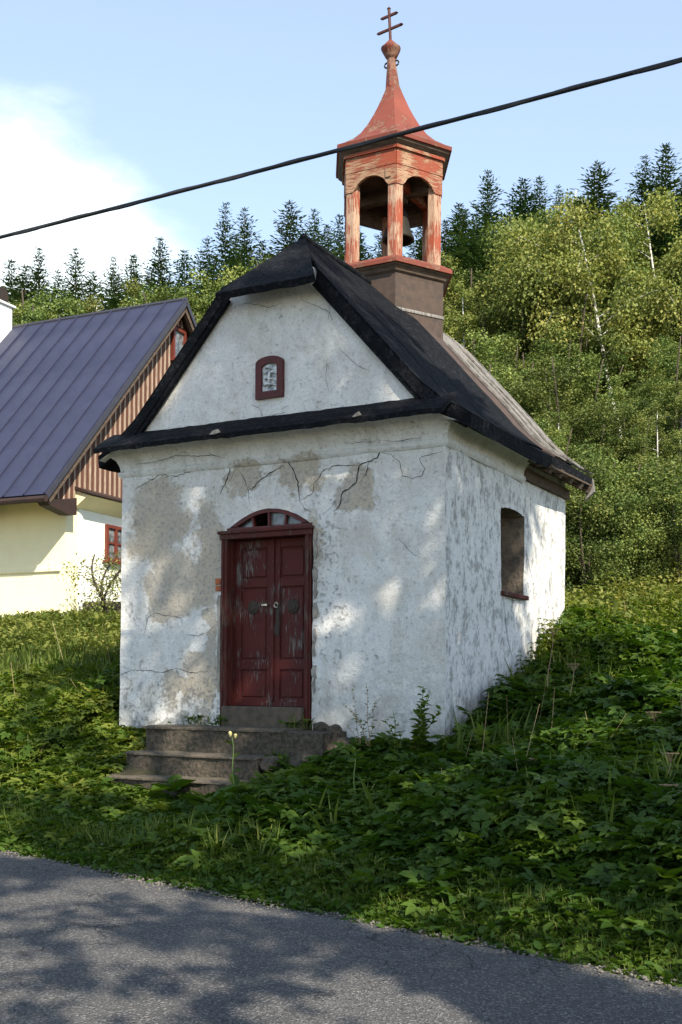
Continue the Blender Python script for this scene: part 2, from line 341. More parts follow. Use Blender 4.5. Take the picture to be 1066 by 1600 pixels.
c = mixc(t, mth(t, 'MULTIPLY', ckk, .8), c, (.02, .02, .02))
t.links.new(c, b.inputs['Base Color']); b.inputs['Roughness'].default_value = .9; b.inputs['Specular IOR Level'].default_value = .2
bump(t, b, mth(t, 'SUBTRACT', g.outputs['Distance'], mth(t, 'MULTIPLY', ckk, .8)), .9, .012); M['asphalt'] = m
M['gravel'] = simple('gravel', (.17, .155, .135), (.08, .072, .062), 40, .95, 0)
M['soil'] = simple('soil', (.045, .052, .020), (.030, .024, .015), 1.7, 1., .6, lo=.4, hi=.6, bd=.05)

# ------------------------------------------------------------------ layout of the place (eye level is z = 0)
RD = np.array([.739, -.674]); RN = np.array([.674, .739]); RE = 5.764; ROADZ = -1.6      # road direction, normal, near edge
TH = math.atan2(3233., 1760.); U = np.array([math.sin(TH), -math.cos(TH), 0]); B = np.array([math.cos(TH), math.sin(TH), 0])
CO = np.array([-.827, 13.047, 0.]); CR = math.atan2(U[1], U[0])                           # chapel: middle of the front wall
TH2 = math.atan2(3733., 1760.); UH = np.array([math.sin(TH2), -math.cos(TH2), 0]); BH = np.array([math.cos(TH2), math.sin(TH2), 0])
HO = np.array([-5.652, 23., 0.]); HR = math.atan2(UH[1], UH[0])                           # cottage: its near corner
def chap(x, y): p = CO+U*x+B*y; return p[0], p[1]
def hit(px, py, p0, n): r = ray(px, py); return r*(np.dot(p0, n)/np.dot(r, n))
def fr(px, py, off=0.):            # pixel -> (x, z) on the chapel front plane
    p = hit(px, py, CO+B*off, B)-CO; return float(p@U), float(p[2])
def sd_(px, py, off=0.):           # pixel -> (y, z) on the chapel right side plane
    p = hit(px, py, CO+U*(2.19+off), U)-CO; return float(p@B), float(p[2])
ctl = [(-1.87, 12.19, -1.2), (-2.5, 12.9, -.95), (1.12, 12., -.66), (-2.74, 14.1, -.5), (1.7, 13., -.36), (2.4, 14.4, .1), (3.1, 15.7, .5), (3.6, 12., -.45), (3., 9., -1.02), (2.2, 7.2, -1.4),
       (.3, 10.4, -1.12), (7.5, 25, 2.3), (-5.6, 23, 1.22), (-9., 24.6, 1.2), (-2.5, 30, 2.2), (-4., 12.5, -1.42), (-4.6, 15.2, -.62), (-5.3, 17.5, .0), (-6., 20, .6), (-6.3, 22, 1.05), (-1.5, 20., .7), (1.5, 18.5, .75),
       (6., 15., .35), (9., 10., .1), (14., 24., 3.2), (12, 40, 7.5), (-4, 42, 5.5), (-18, 42, 4.5), (22, 60, 14.5), (0, 62, 11.5), (-20, 62, 9.), (40, 110, 34), (0, 110, 30), (-45, 110, 26), (40, 40, 9), (-40, 42, 4), (-14, 20, .6), (-20, 28, 1.6), (16, 6, .2), (60, 60, 16), (-60, 62, 8)]
for q in np.arange(-34, 30, 4.): 
    for d, z in ((0., -1.6), (.7, -1.5)): p = RD*q+RN*(RE+d); ctl.append((p[0], p[1], z))
ctl = np.array(ctl)
def _k(a, b): d2 = ((a[:, None, :]-b[None])**2).sum(-1); return np.where(d2 > 0, .5*d2*np.log(d2+1e-12), 0.)
_n = len(ctl); _A = np.zeros((_n+3, _n+3)); _A[:_n, :_n] = _k(ctl[:, :2], ctl[:, :2])+np.eye(_n)*.3; _A[:_n, _n:] = np.c_[np.ones(_n), ctl[:, :2]]; _A[_n:, :_n] = _A[:_n, _n:].T
_W = np.linalg.solve(_A, np.r_[ctl[:, 2], 0, 0, 0])
def ground(x, y):
    x = np.atleast_1d(np.asarray(x, float)); y = np.atleast_1d(np.asarray(y, float)); sh = x.shape; P = np.c_[x.ravel(), y.ravel()]
    z = _k(P, ctl[:, :2])@_W[:_n]+np.c_[np.ones(len(P)), P]@_W[_n:]
    d = P@RN-RE
    z = z+.035*np.sin(P[:, 0]*2.1+1)*np.sin(P[:, 1]*1.7)*np.clip(d, 0, 1)
    s = np.clip((d-.02)/.5, 0, 1); s = s*s*(3-2*s)
    z = (ROADZ-.03)*(1-s)+np.maximum(z, ROADZ-.02)*s
    o = np.clip((-d-5.7)/3, 0, 1); z = np.where(d < -5.7, ROADZ-.03+.35*o, z)      # far verge, behind the camera
    return z.reshape(sh)
def gz(x, y): return float(ground(x, y)[0])
gx = np.unique(np.r_[np.linspace(-90, -12, 30), np.linspace(-12, 12, 97), np.linspace(12, 90, 30)]); gy = np.unique(np.r_[np.linspace(-30, 2, 17), np.linspace(2, 28, 105), np.linspace(28, 150, 50)])
GX, GY = np.meshgrid(gx, gy); GZ = ground(GX, GY)
ii = np.arange(GX.size).reshape(GX.shape)
me = np_mesh('ground', np.c_[GX.ravel(), GY.ravel(), GZ.ravel()], np.stack([ii[:-1, :-1], ii[:-1, 1:], ii[1:, 1:], ii[1:, :-1]], -1).reshape(-1, 4), M['soil'], smooth=True)
tag(linkmesh('ground', me), kind='structure')
# road: a slab whose edge wanders a little
qs = np.arange(-60, 60.01, .15)
def wob(q, s): return .05*np.sin(q*1.3+s)+.035*np.sin(q*3.7+2*s)+.02*np.sin(q*9.1+s)+.014*np.sin(q*21.+s)
rows = []
for k, dd in enumerate((0., -.12, -.5, -1.2, -2.2, -3.4, -4.6, -5.2)):
    e = wob(qs, 1.) if k == 0 else (wob(qs, 1.)*.8 if k == 1 else (wob(qs, 4.) if k == 7 else 0*qs))
    xy = RD[None]*qs[:, None]+RN[None]*(RE+dd+e)[:, None]
    z = np.full(len(qs), ROADZ)+(-.012 if k in (0, 7) else (.012 if 2 <= k <= 5 else 0.)); rows.append(np.c_[xy, z])
P = np.array(rows); Q = P.copy(); Q[..., 2] -= .10
rb = MB(); rb.slab(P, Q); tag(rb.build('road', M['asphalt'], smooth=False), kind='structure')
# ------------------------------------------------------------------ chapel
ZB = .6; OFF = (0, 0, ZB)
ch = empty('chapel', (CO[0], CO[1], -ZB), CR)
tag(ch, 'small whitewashed village chapel with black felt roof, red door and wooden bell turret', 'chapel')
HW, DEP = 2.19, 4.2
def wd(x, z, s=0.): return .016*mnoise.noise(Vector((x*1.3+s, z*1.3, 3.+s)))+.007*mnoise.noise(Vector((x*4.1+s, z*4.1, 7.+s)))
def wallgrid(us, zs, inside, place, snap=None, reveal=None):
    """wall sheet with real openings; reveal pushes the opening's rim inwards"""
    bm = bmesh.new(); vs_ = [[bm.verts.new((u, 0, z)) for u in us] for z in zs]
    for i in range(len(zs)-1):
        for j in range(len(us)-1):
            if not inside((us[j]+us[j+1])/2, (zs[i]+zs[i+1])/2): bm.faces.new((vs_[i][j], vs_[i][j+1], vs_[i+1][j+1], vs_[i+1][j]))
    for v in [v for v in bm.verts if not v.link_faces]: bm.verts.remove(v)
    umin, umax, zmin, zmax = us[0], us[-1], zs[0], zs[-1]
    rim = [e for e in bm.edges if len(e.link_faces) == 1 and not all(abs(v.co.x-umin) < 1e-5 or abs(v.co.x-umax) < 1e-5 or abs(v.co.z-zmin) < 1e-5 or abs(v.co.z-zmax) < 1e-5 for v in e.verts)]
    if snap:
        for v in {v for e in rim for v in e.verts}: v.co = snap(v.co)
    if reveal and rim:
        r = bmesh.ops.extrude_edge_only(bm, edges=rim)
        for g in r['geom']:
            if isinstance(g, bmesh.types.BMVert): g.co.y = reveal
            elif isinstance(g, bmesh.types.BMFace): g.material_index = 1
    me = bpy.data.meshes.new('wall')
    for v in bm.verts: v.co = Vector(place(v.co.x, v.co.y, v.co.z))+Vector(OFF)
    bmesh.ops.recalc_face_normals(bm, faces=bm.faces); bm.to_mesh(me); bm.free(); me.shade_smooth(); me.set_sharp_from_angle(angle=R_(35))
    return me
DX0, DX1 = -.675, .555
def arch(x): return 2.035-.235*((x+.02)/.60)**2
def indoor(x, z): return DX0 < x < DX1 and z < 1.78 or (abs(x+.02) < .585 and 1.77 <= z < arch(x))
us = np.unique(np.round(np.r_[np.linspace(-HW, DX0, 22), np.linspace(DX0, DX1, 45), np.linspace(DX1, HW, 24)], 4)); zs = np.unique(np.round(np.r_[np.linspace(-1.3, 1.78, 45), np.linspace(1.78, 2.06, 12), np.linspace(2.06, 2.90, 12)], 4))
def dsnap(c):
    c = c.copy()
    if c.z > 1.79 and abs(c.x+.02) < .6: c.z = max(1.79, arch(c.x)+.012*mnoise.noise(Vector((c.x*9, 0, 1))))
    elif c.z <= 1.78 and c.x > .2: c.x += .012+.022*abs(mnoise.noise(Vector((c.z*3.1, 5, 0))))
    return c
def fplace(x, y, z): return (x-.02*(1-min(1, max(0, (z+.6)/3.2)))*(1 if x > 0 else -1)*-1*(abs(x)/HW)**6, y-(wd(x, z)+.006 if y < .01 else 0), z)
me = wallgrid(us, zs, indoor, fplace, dsnap, .42); me.materials.append(M['plaster']); me.materials.append(M['reveal'])
fw = linkmesh('front_wall', me, ch); fw['label'] = 'cracked and patchy whitewashed front wall'
# gable above the pent roof
def roofz(x): 
    x = abs(x); return 5.39-1.11*x if x < 1.93 else (3.248-.80*(x-1.93) if x < 2.2 else 3.032-.55*(x-2.2))
rows = []
for z in np.linspace(2.86, 4.75, 36):
    h = min(HW-.02, (5.33-z)/1.11)
    rows.append([(x, -wd(x, z, 2.)-.002, z+ZB) for x in np.linspace(-h, h, 44)])
P = np.array(rows); Q = P.copy(); Q[..., 1] = .3
g = MB().slab(P, Q).build('gable_wall', M['plaster'], ch, smooth=False); g.data.shade_smooth(); g.data.set_sharp_from_angle(angle=R_(35))
# side walls, rear wall
WY0, WY1, WZ0, WZ1 = 1.68, 2.50, 1.12, 2.14
def inwin(y, z): return WY0 < y < WY1 and WZ0 < z < WZ1+.03*(1-((y-2.09)/.41)**2)
ys = np.unique(np.round(np.r_[np.linspace(0, WY0, 26), np.linspace(WY0, WY1, 22), np.linspace(WY1, DEP, 26)], 4)); zw = np.unique(np.round(np.r_[np.linspace(-1.3, WZ0, 34), np.linspace(WZ0, WZ1, 18), np.linspace(WZ1, WZ1+.12, 6), np.linspace(WZ1+.12, 3.0, 14)], 4))
def wsnap(c):
    c = c.copy()
    if c.z > WZ1+.001: c.z = WZ1+.03*max(0, 1-((c.x-2.09)/.41)**2)
    return c
def splace(y, d, z): return (HW-d+((wd(y, z, 5.)*1.3) if d < .01 else 0), y, z)
me = wallgrid(ys, zw, inwin, splace, wsnap, .46); me.materials.append(M['plaster_side']); me.materials.append(M['reveal'])
sw = linkmesh('side_wall', me, ch); sw['label'] = 'rough streaked side wall with one deep window'
P = [[(-HW-wd(y, z, 9.), y, z+ZB) for y in np.linspace(0, DEP, 20)] for z in np.linspace(-1.3, 3., 20)]; Q = np.array(P); Q[..., 0] += .4
MB().slab(P, Q).build('side_wall', M['plaster_side'], ch)
MB().prism([(-HW, -1.3), (HW, -1.3), (HW, 2.75), (.05, 5.25), (-.05, 5.25), (-HW, 2.75)], DEP-.4, DEP, 'y').build('rear_wall', M['plaster_side'], ch, off=OFF)
MB().box(-HW+.1, HW-.1, .3, DEP-.2, -.5, -.4).build('floor_slab', M['stone'], ch, off=OFF)
# side window: sunk pane, bars and the broken sill board
wn_ = MB().box(HW-.44, HW-.42, WY0, WY1, WZ0, WZ1+.1).build('side_window', M['glass'], ch, off=OFF)
MB().box(HW-.42, HW-.37, 2.06, 2.12, WZ0, WZ1+.08).build('mullion', M['red_frame'], wn_, off=OFF)
MB().box(HW-.42, HW-.37, WY0+.01, WY1-.01, 1.62, 1.67).build('transom', M['red_frame'], wn_, off=OFF)
sb = MB().box(HW-.30, HW+.055, WY0-.03, WY1+.05, WZ0-.035, WZ0+.02); sb.build('sill_board', M['red_frame'], wn_, bevel=.008, off=OFF)
# plaster cove under the eaves
prof = [(.0, 2.55), (.036, 2.585), (.036, 2.62), (.012, 2.635), (.02, 2.69), (.05, 2.76), (.11, 2.83), (.20, 2.875), (.205, 2.90)]
def cpath(o):
    pts = []
    for y in np.linspace(4.2, 0, 12): pts.append((-HW-o, y))
    pts += [(-HW-o, -o)]+[(x, -o-.01*mnoise.noise(Vector((x*1.7, o*3, 2)))) for x in np.linspace(-2.1, 2.1, 50)]+[(HW+o, -o)]
    for y in np.linspace(.1, 2.42, 14): pts.append((HW+o+.012*mnoise.noise(Vector((y*2, o, 4))), y))
    return pts
P = [[(x, y, (min(z, roofz(x)-.16) if abs(x) > HW+.005 else z)+ZB) for x, y in cpath(o+.008)] for o, z in prof]; P = np.array(P)
cv = MB().grid(P).build('plaster_cove', M['plaster'], ch, smooth=True); cv.data.set_sharp_from_angle(angle=R_(50))
cv['label'] = 'cracked plaster cove under the eaves'
# cracks traced in the plaster
def crack(pts, wdt, parent, where='front', off=0.):
    loc = [fr(*p, off) if where == 'front' else sd_(*p, off) for p in pts]; P = []
    for a, c in zip(loc[:-1], loc[1:]):
        n = max(2, int(math.dist(a, c)/.035))
        for k in range(n): P.append((a[0]+(c[0]-a[0])*k/n+random.gauss(0, .005), a[1]+(c[1]-a[1])*k/n+random.gauss(0, .005)))
    P.append(loc[-1]); top, bot = [], []
    for i, p in enumerate(P):
        q0, q1 = P[max(0, i-1)], P[min(len(P)-1, i+1)]; l = math.dist(q0, q1) or 1; nx, nz_ = -(q1[1]-q0[1])/l, (q1[0]-q0[0])/l
        e = min(i, len(P)-1-i); h = wdt*.34*min(1, .35+e*.16)*random.uniform(.55, 1.25)
        for s, L_ in ((1, top), (-1, bot)):
            x, z = p[0]+nx*h*s, p[1]+nz_*h*s
            if where == 'front': y = -(wd(x, z)+.006)-.004+off; L_.append((x, y, z+ZB))
            else: L_.append((HW+wd(x, z, 5.)*1.3+.004+off, x, z+ZB))
    MB().grid([top, bot]).build('crack', M['crack'], parent)
for pts, wdt in [([(346, 688), (352, 705), (361, 722), (360, 735), (352, 757), (345, 773)], .022), ([(361, 725), (367, 735), (360, 752)], .012), ([(431, 693), (446, 708), (448, 720), (458, 733), (466, 758), (469, 785)], .018),
                 ([(214, 765), (232, 753), (252, 742), (275, 745), (300, 736), (330, 733)], .014), ([(388, 760), (393, 767), (405, 752), (422, 740), (445, 726)], .016), ([(370, 730), (382, 748), (389, 765), (391, 790)], .009),
                 ([(611, 652), (607, 670), (598, 690), (595, 706), (590, 715), (562, 728), (558, 755), (537, 770), (532, 790), (522, 800)], .022), ([(590, 716), (578, 722), (572, 742), (562, 756)], .014), ([(560, 728), (525, 728), (506, 735), (492, 756), (490, 770), (470, 782)], .013),
                 ([(597, 708), (612, 710), (626, 722), (630, 744), (645, 747), (660, 744), (664, 733), (655, 718), (665, 712), (692, 705)], .010), ([(623, 840), (634, 853), (648, 868), (662, 873)], .008), ([(665, 785), (673, 798), (684, 797)], .006),
                 ([(226, 990), (232, 965), (242, 958), (266, 962), (284, 965), (287, 980)], .008), ([(290, 992), (310, 994), (328, 986)], .009), ([(190, 1054), (205, 1047), (230, 1048), (258, 1050), (275, 1044), (300, 1051), (325, 1049)], .010), ([(470, 783), (477, 795), (487, 800)], .010), ([(500, 806), (515, 798), (523, 786)], .008)]:
    crack(pts, wdt, fw)
for pts, wdt in [([(541, 694), (560, 690), (575, 692), (590, 690)], .008), ([(600, 688), (620, 690), (645, 685), (660, 685)], .008), ([(480, 670), (500, 673), (520, 670), (529, 668)], .008), ([(215, 726), (245, 722), (275, 712), (310, 713), (335, 711), (355, 717)], .009)]:
    crack(pts, wdt, cv, off=-.055)
for pts, wdt in [([(785, 932), (790, 965), (793, 1000), (800, 1030)], .016), ([(818, 850), (828, 890), (838, 935)], .014), ([(792, 935), (805, 938), (815, 938)], .008), ([(780, 735), (782, 755), (784, 788)], .008)]:
    crack(pts, wdt, sw, 'side')
for pts, wdt in [([(352, 490), (370, 478), (390, 474), (420, 480), (445, 474)], .008), ([(470, 468), (495, 478), (512, 486), (520, 498)], .009), ([(515, 478), (514, 500)], .008), ([(530, 545), (548, 560), (560, 572), (580, 580)], .008), ([(648, 600), (650, 622)], .008), ([(512, 560), (510, 590), (516, 618)], .006)]:
    crack(pts, wdt, g, off=-.02)
# small pent roof across the gable foot
rng2 = random.Random(3)
P, Q = [], []
for i, (y, z) in enumerate([(.02, 3.12), (-.12, 3.045), (-.25, 2.965), (-.36, 2.88)]):
    row = []; rq = []
    for x in np.linspace(-2.36, 2.30, 60):
        n = .02*mnoise.noise(Vector((x*2.3, y*3, 1)))+.012*mnoise.noise(Vector((x*9, y*3, 5)))
        row.append((x, y+n*.6, z+n+ZB)); rq.append((x, y+n*.6+.01, z+n+ZB-.055-.03*max(0, mnoise.noise(Vector((x*5, 2, 2))))))
    P.append(row); Q.append(rq)
pr = MB().slab(P, Q).build('pent_roof', M['felt'], ch); pr['label'] = 'black felt strip roof across the foot of the gable'
for x0, x1, y, z in ((-.62, -.47, -.372, 2.91), (1.25, 1.36, -.372, 2.915)):
    MB().prism([(x0, z-.03), (x0+.05, z+.01), (x1-.03, z+.02), (x1, z-.02), (x1-.08, z-.035)], y, y+.02, 'y').build('torn_felt', M['felt_old'], pr, off=OFF)
# main roof
def add_bulge(x, y):
    s = min(1, max(0, (y-1.6)/1.5)); s = s*s*(3-2*s); return .17*s*min(1, abs(x)/.5)*(1 if x > 0 else .3)*min(1., max(.25, (2.6-abs(x))/.8))
def rtop(x, y): return roofz(x)+add_bulge(x, y)+.018*mnoise.noise(Vector((x*1.8, y*1.4, 8)))+.008*mnoise.noise(Vector((x*6, y*5, 1)))
def y_front(x): x = abs(x); return -.09 if x > .66 else -.09+(.66-x)/.66*.78
xs_p = [0.0, .15, .35, .55, .66, .9, 1.15, 1.4, 1.65, 1.85, 1.95, 2.05, 2.2, 2.35, 2.52]
def slope(sgn, lift, ya, yb, thick, x0=0., x1=9., ny=26):
    P, Q = [], []
    for x in [q for q in xs_p if x0 <= q <= x1]:
        a = max(y_front(x), ya); a = min(a, yb-.02)
        xe = x if x < 2.3 else x-.03*max(0, mnoise.noise(Vector((x*3, 4, 4))))
        row = [(sgn*xe, y, rtop(sgn*x, y)+lift+ZB) for y in np.linspace(a, yb, ny)]
        P.append(row); Q.append([(p[0]-sgn*.02, p[1], p[2]-thick) for p in row])
    return MB().slab(P, Q)
deck = slope(1, 0, -.9, 4.42, .15, ny=44).build('roof', M['felt'], ch); deck['label'] = 'black felt roof slope facing the wooded hillside'
deck2 = slope(-1, 0, -.9, 4.42, .15, ny=44).build('roof', M['felt'], ch); deck2['label'] = 'black felt roof slope on the cottage side'
for sg, dk in ((1, deck), (-1, deck2)):
    for k, (a, b_) in enumerate(((-.105, .75), (.68, 1.75), (1.68, 2.78))):
        slope(sg, .012+.006*k, a, b_, .012, x1=2.4, ny=10).build('felt_sheet', M['felt'], dk)
    for k, (a, b_) in enumerate(((2.72, 3.22), (3.18, 3.60), (3.56, 4.02), (3.98, 4.44))):
        slope(sg, .03+.012*(k % 2)+.01*k, a, b_, .015, x0=.35, ny=6).build('roofing_sheet', M['felt_old'] if k or sg < 0 else M['flash'], dk)
# loose laths lying on the weathered sheets
for k, (y, x0, x1) in enumerate(((3.05, .9, 2.5), (3.5, 1.0, 2.35), (3.95, .75, 2.45), (4.3, .6, 2.4))):
    pts = [(x, y+.03*math.sin(x*5+k), rtop(x, y)+.075+ZB) for x in np.linspace(x0, x1, 9)]
    mb = MB()
    for a, c in zip(pts[:-1], pts[1:]): mb.bar(a, Vector(c)+(Vector(c)-Vector(a))*.08, .05, .022)
    mb.build('lath', M['felt_old'], deck)
# half hip at the front
P, Q = [], []
for k in range(9):
    s = k/8; y = -.36+s*1.07; z = 4.475+s*.93; h = .645*(1-s)+.015; xc = .10*(1-s)
    row = [(x, y+.012*mnoise.noise(Vector((x*4, s*4, 3))), z+.02*mnoise.noise(Vector((x*3, s*5, 6)))+.028+ZB) for x in np.linspace(xc-h, xc+h, 15)]
    P.append(row); Q.append([(p[0], p[1]+.03, p[2]-.075) for p in row])
hp = MB().slab(P, Q).build('hip_roof', M['felt'], ch); hp['label'] = 'small black half hip above the gable'
# ridge roll
MB().tube([(0, y, 5.41+.01*math.sin(y*4)+ZB) for y in np.linspace(.66, 4.4, 14)], .045, 8).build('ridge_cap', M['felt'], ch, smooth=True)
# verge boards under the felt and exposed rafter ends at the broken eave
for sg in (1, -1):
    mb = MB()
    for a, c in (((.62, 4.56), (1.93, 3.11)), ((1.93, 3.11), (2.47, 2.78))): mb.bar((sg*a[0], -.05, a[1]+ZB), (sg*c[0], -.05, c[1]+ZB), .05, .15, (0, 0, 1))
    mb.build('verge_board', M['felt'], ch)
for y in (2.62, 3.05, 3.5, 3.95, 4.3):
    MB().bar((1.95, y, 2.90+ZB+add_bulge(2, y)), (2.50, y, 2.70+ZB+add_bulge(2.5, y)), .10, .11).build('rafter_tail', M['wood_dark'], ch)
MB().box(2.0, 2.24, 2.40, 4.22, 2.60, 2.74).build('wall_plate', M['wood_dark'], ch, off=OFF)
for k, (x, dz) in enumerate(((2.28, .0), (2.40, -.035), (2.50, -.06))):
    MB().bar((x, 2.3+.1*k, 2.80+dz+ZB), (x-.03, 4.46, 2.86+dz+ZB), .10, .02).build('eave_board', M['wood_dark'], ch)
MB().prism([(2.42, 2.60), (2.55, 2.72), (2.52, 2.90), (2.44, 2.88)], 4.36, 4.42, 'y').build('eave_board', M['felt_old'], ch, off=OFF)
# gable niche with a cast relief behind glass
WX = -.02
def archpts(hw, z0, zs_, rise, n=10): return [(WX-hw, z0), (WX+hw, z0)]+[(WX+hw*math.cos(math.pi*k/n*1.), zs_+rise*math.sin(math.pi*k/n)) for k in range(n+1)]
outer = archpts(.185, 3.31, 3.72, .075); inner = archpts(.105, 3.39, 3.665, .05)
mb = MB(); n = len(outer)
for y in (-.045, .05): pass
v = [(p[0], y, p[1]) for y in (-.045, .02) for p in outer]+[(p[0], y, p[1]) for y in (-.045, .02) for p in inner]
f = []
for i in range(n):
    j = (i+1) % n; f += [(i, j, 2*n+j, 2*n+i), (i, n+i, n+j, j), (2*n+i, 2*n+j, 3*n+j, 3*n+i)]
gw = mb.add(v, f).build('gable_window', M['dark_red'], ch, off=OFF); gw['label'] = 'small arched dark red window in the gable'
MB().prism(inner, -.012, .02, 'y').build('relief_panel', M['relief'], gw, off=OFF)
for z, w_, x in ((3.46, .16, 0.), (3.53, .13, -.01), (3.60, .15, .01), (3.655, .10, -.01)):
    MB().tube([(WX+x-w_/2, -.02, z), (WX+x-w_/6, -.034, z+.02), (WX+x+w_/6, -.034, z+.008), (WX+x+w_/2, -.02, z-.016)], [.006, .014, .014, .006], 6).build('relief_fold', M['relief'], gw, off=OFF, smooth=True)
MB().tube([(WX, -.02, 3.44), (WX-.005, -.036, 3.55), (WX+.005, -.03, 3.64)], [.012, .02, .012], 6).build('relief_figure', M['relief'], gw, off=OFF, smooth=True)
for p in ([(393, 632), (408, 640)], [(408, 641), (412, 652)], [(440, 640), (452, 634)], [(412, 652), (447, 645)]): crack(p, .014, g, off=-.02)
# ---- door
FW = .085
fm = MB().box(DX0+.0, DX0+FW, -.035, .16, -.50, 1.775); dfo = fm.build('door_frame', M['red_frame'], ch, bevel=.008, off=OFF)
MB().box(DX1-FW, DX1, -.03, .16, -.42, 1.775).build('jamb', M['red_frame'], dfo, bevel=.008, off=OFF)
MB().box(DX0-.015, DX1+.02, -.05, .16, 1.70, 1.79).build('lintel', M['red_frame'], dfo, bevel=.008, off=OFF)
MB().box(DX0-.03, DX1+.035, -.075, .02, 1.765, 1.800).build('lintel_moulding', M['red_frame'], dfo, bevel=.006, off=OFF)
for x0, x1 in ((DX0+.02, DX0+.045), (DX1-.045, DX1-.02)):
    MB().box(x0, x1, -.05, -.034, -.40, 1.70).build('jamb_moulding', M['red_frame'], dfo, off=OFF)
for x0, x1 in ((DX0+FW, DX0+FW+.02), (DX1-FW-.02, DX1-FW)):
    MB().box(x0, x1, .06, .18, -.27, 1.70).build('door_stop', M['red_frame'], dfo, off=OFF)
LX0, LX1, LM = DX0+FW+.004, DX1-FW-.004, -.045
for sgn, a, c in ((-1, LX0, LM-.004), (1, LM+.004, LX1)):
    leaf = MB().box(a, c, .165, .20, -.255, 1.705).build('door_leaf', M['red_wood'], ch, off=OFF)
    leaf['label'] = 'peeling dark red door leaf with lock plate and ring' if sgn > 0 else 'peeling dark red door leaf with round rosette'
    st = .085
    for x0, x1 in ((a, a+st), (c-st, c)): MB().box(x0, x1, .14, .165, -.255, 1.705).build('stile', M['red_wood'], leaf, bevel=.006, off=OFF)
    for z0, z1 in ((-.255, -.17), (.17, .285), (1.14, 1.245), (1.60, 1.705)): MB().box(a+st, c-st, .141, .166, z0, z1).build('rail', M['red_wood'], leaf, bevel=.006, off=OFF)
    for z0, z1 in ((-.15, .15), (.305, 1.12), (1.265, 1.58)): MB().box(a+st+.025, c-st-.025, .150, .168, z0, z1).build('panel', M['red_wood'], leaf, bevel=.010, off=OFF)
    MB().box(a, c, .125, .15, -.262, -.205).build('weather_board', M['red_wood'], leaf, bevel=.008, off=OFF)
    rx = (a+c)/2+.01*sgn
    ro = MB().lathe([(.0, 0), (.078, 0), (.070, .012), (.045, .014), (.040, .022), (.015, .026), (0, .026)], 16, cap=False)
    ro.v = [(rx+p[0], .150-p[2], .905+p[1]*1.08) for p in ro.v]; r_ = ro.build('rosette', M['iron'], leaf, off=OFF)
    for k in range(8):
        a_ = k*math.pi/4
        MB().bar((rx+.03*math.cos(a_), .135, .905+.032*math.sin(a_)), (rx+.08*math.cos(a_), .142, .905+.086*math.sin(a_)), .022, .012, (0, 1, 0)).build('rosette_petal', M['iron'], r_, off=OFF)
    if sgn > 0:
        MB().box(LM+.035, LM+.085, .128, .142, .56, .93).build('lock_plate', M['iron'], leaf, bevel=.004, off=OFF)
        MB().tube([(LM+.045+.026*math.cos(q), .125, .925+.03*math.sin(q)) for q in np.linspace(0, 6.28, 12)], .009, 6).build('handle_ring', M['brass'], leaf, off=OFF, smooth=True)
    else:
        MB().box(LM-.15, LM+.10, .126, .139, .928, .948).build('hasp', M['iron'], leaf, off=OFF)
        MB().box(LM-.155, LM-.075, .112, .130, .915, .945).build('latch', M['brass'], leaf, bevel=.006, off=OFF)
MB().box(LM-.022, LM+.018, .115, .142, -.2, 1.705).build('astragal', M['red_wood'], ch, bevel=.006, off=OFF)
MB().box(DX0+.07, DX1-.07, -.11, .3, -.54, -.262).build('door_sill', M['stone_top'], ch, bevel=.012, off=OFF)
# fanlight
fl_o = [(x, arch(x)-.006) for x in np.linspace(.545, -.585, 17)]; fl_i = [(-.02+(x+.02)*.93, max(1.845, arch(x)-.045)) for x, z in fl_o]
def ringm(o, i, y0, y1):
    n = len(o); v = [(p[0], y, p[1]) for y in (y0, y1) for p in list(o)+list(i)]; f = []; m2 = 2*n
    for k in range(n-1): f += [(k, k+1, n+k+1, n+k), (m2+k, m2+n+k, m2+n+k+1, m2+k+1), (n+k, n+k+1, m2+n+k+1, m2+n+k), (k, m2+k, m2+k+1, k+1)]
    return MB().add(v, f)
fo = ringm(fl_o, fl_i, -.02, .06).build('fanlight', M['dark_red'], ch, off=OFF)
MB().box(-.60, .56, -.022, .06, 1.80, 1.835).build('fanlight_rail', M['dark_red'], fo, off=OFF)
bars = [(-.46, -.515), (-.235, -.25), (-.02, -.02), (.195, .21), (.40, .455)]; bars = [(a, c) for a, c in ((-.445, -.50), (-.235, -.262), (-.03, -.03), (.19, .205), (.40, .45))]
for k, (a, c) in enumerate(bars): MB().bar((a, .02, 1.83), (c, .02, arch(c)-.03), .024, .05, (0, 1, 0)).build('glazing_bar', M['dark_red'], fo, off=OFF)
edges = [(-.585, -.585)]+bars+[(.545, .545)]
for k in range(6):
    if k == 2: continue                                           # one pane is missing
    (a, c), (d, e) = edges[k], edges[k+1]; n = 5
    pts = [(a, 1.832), (d, 1.832)]+[(e+(c-e)*q/n, max(1.834, arch(e+(c-e)*q/n)-.022)) for q in range(n+1)]
    MB().prism(pts, .036+.004*(k % 2), .042+.004*(k % 2), 'y').build('pane', M['glass'], fo, off=OFF)
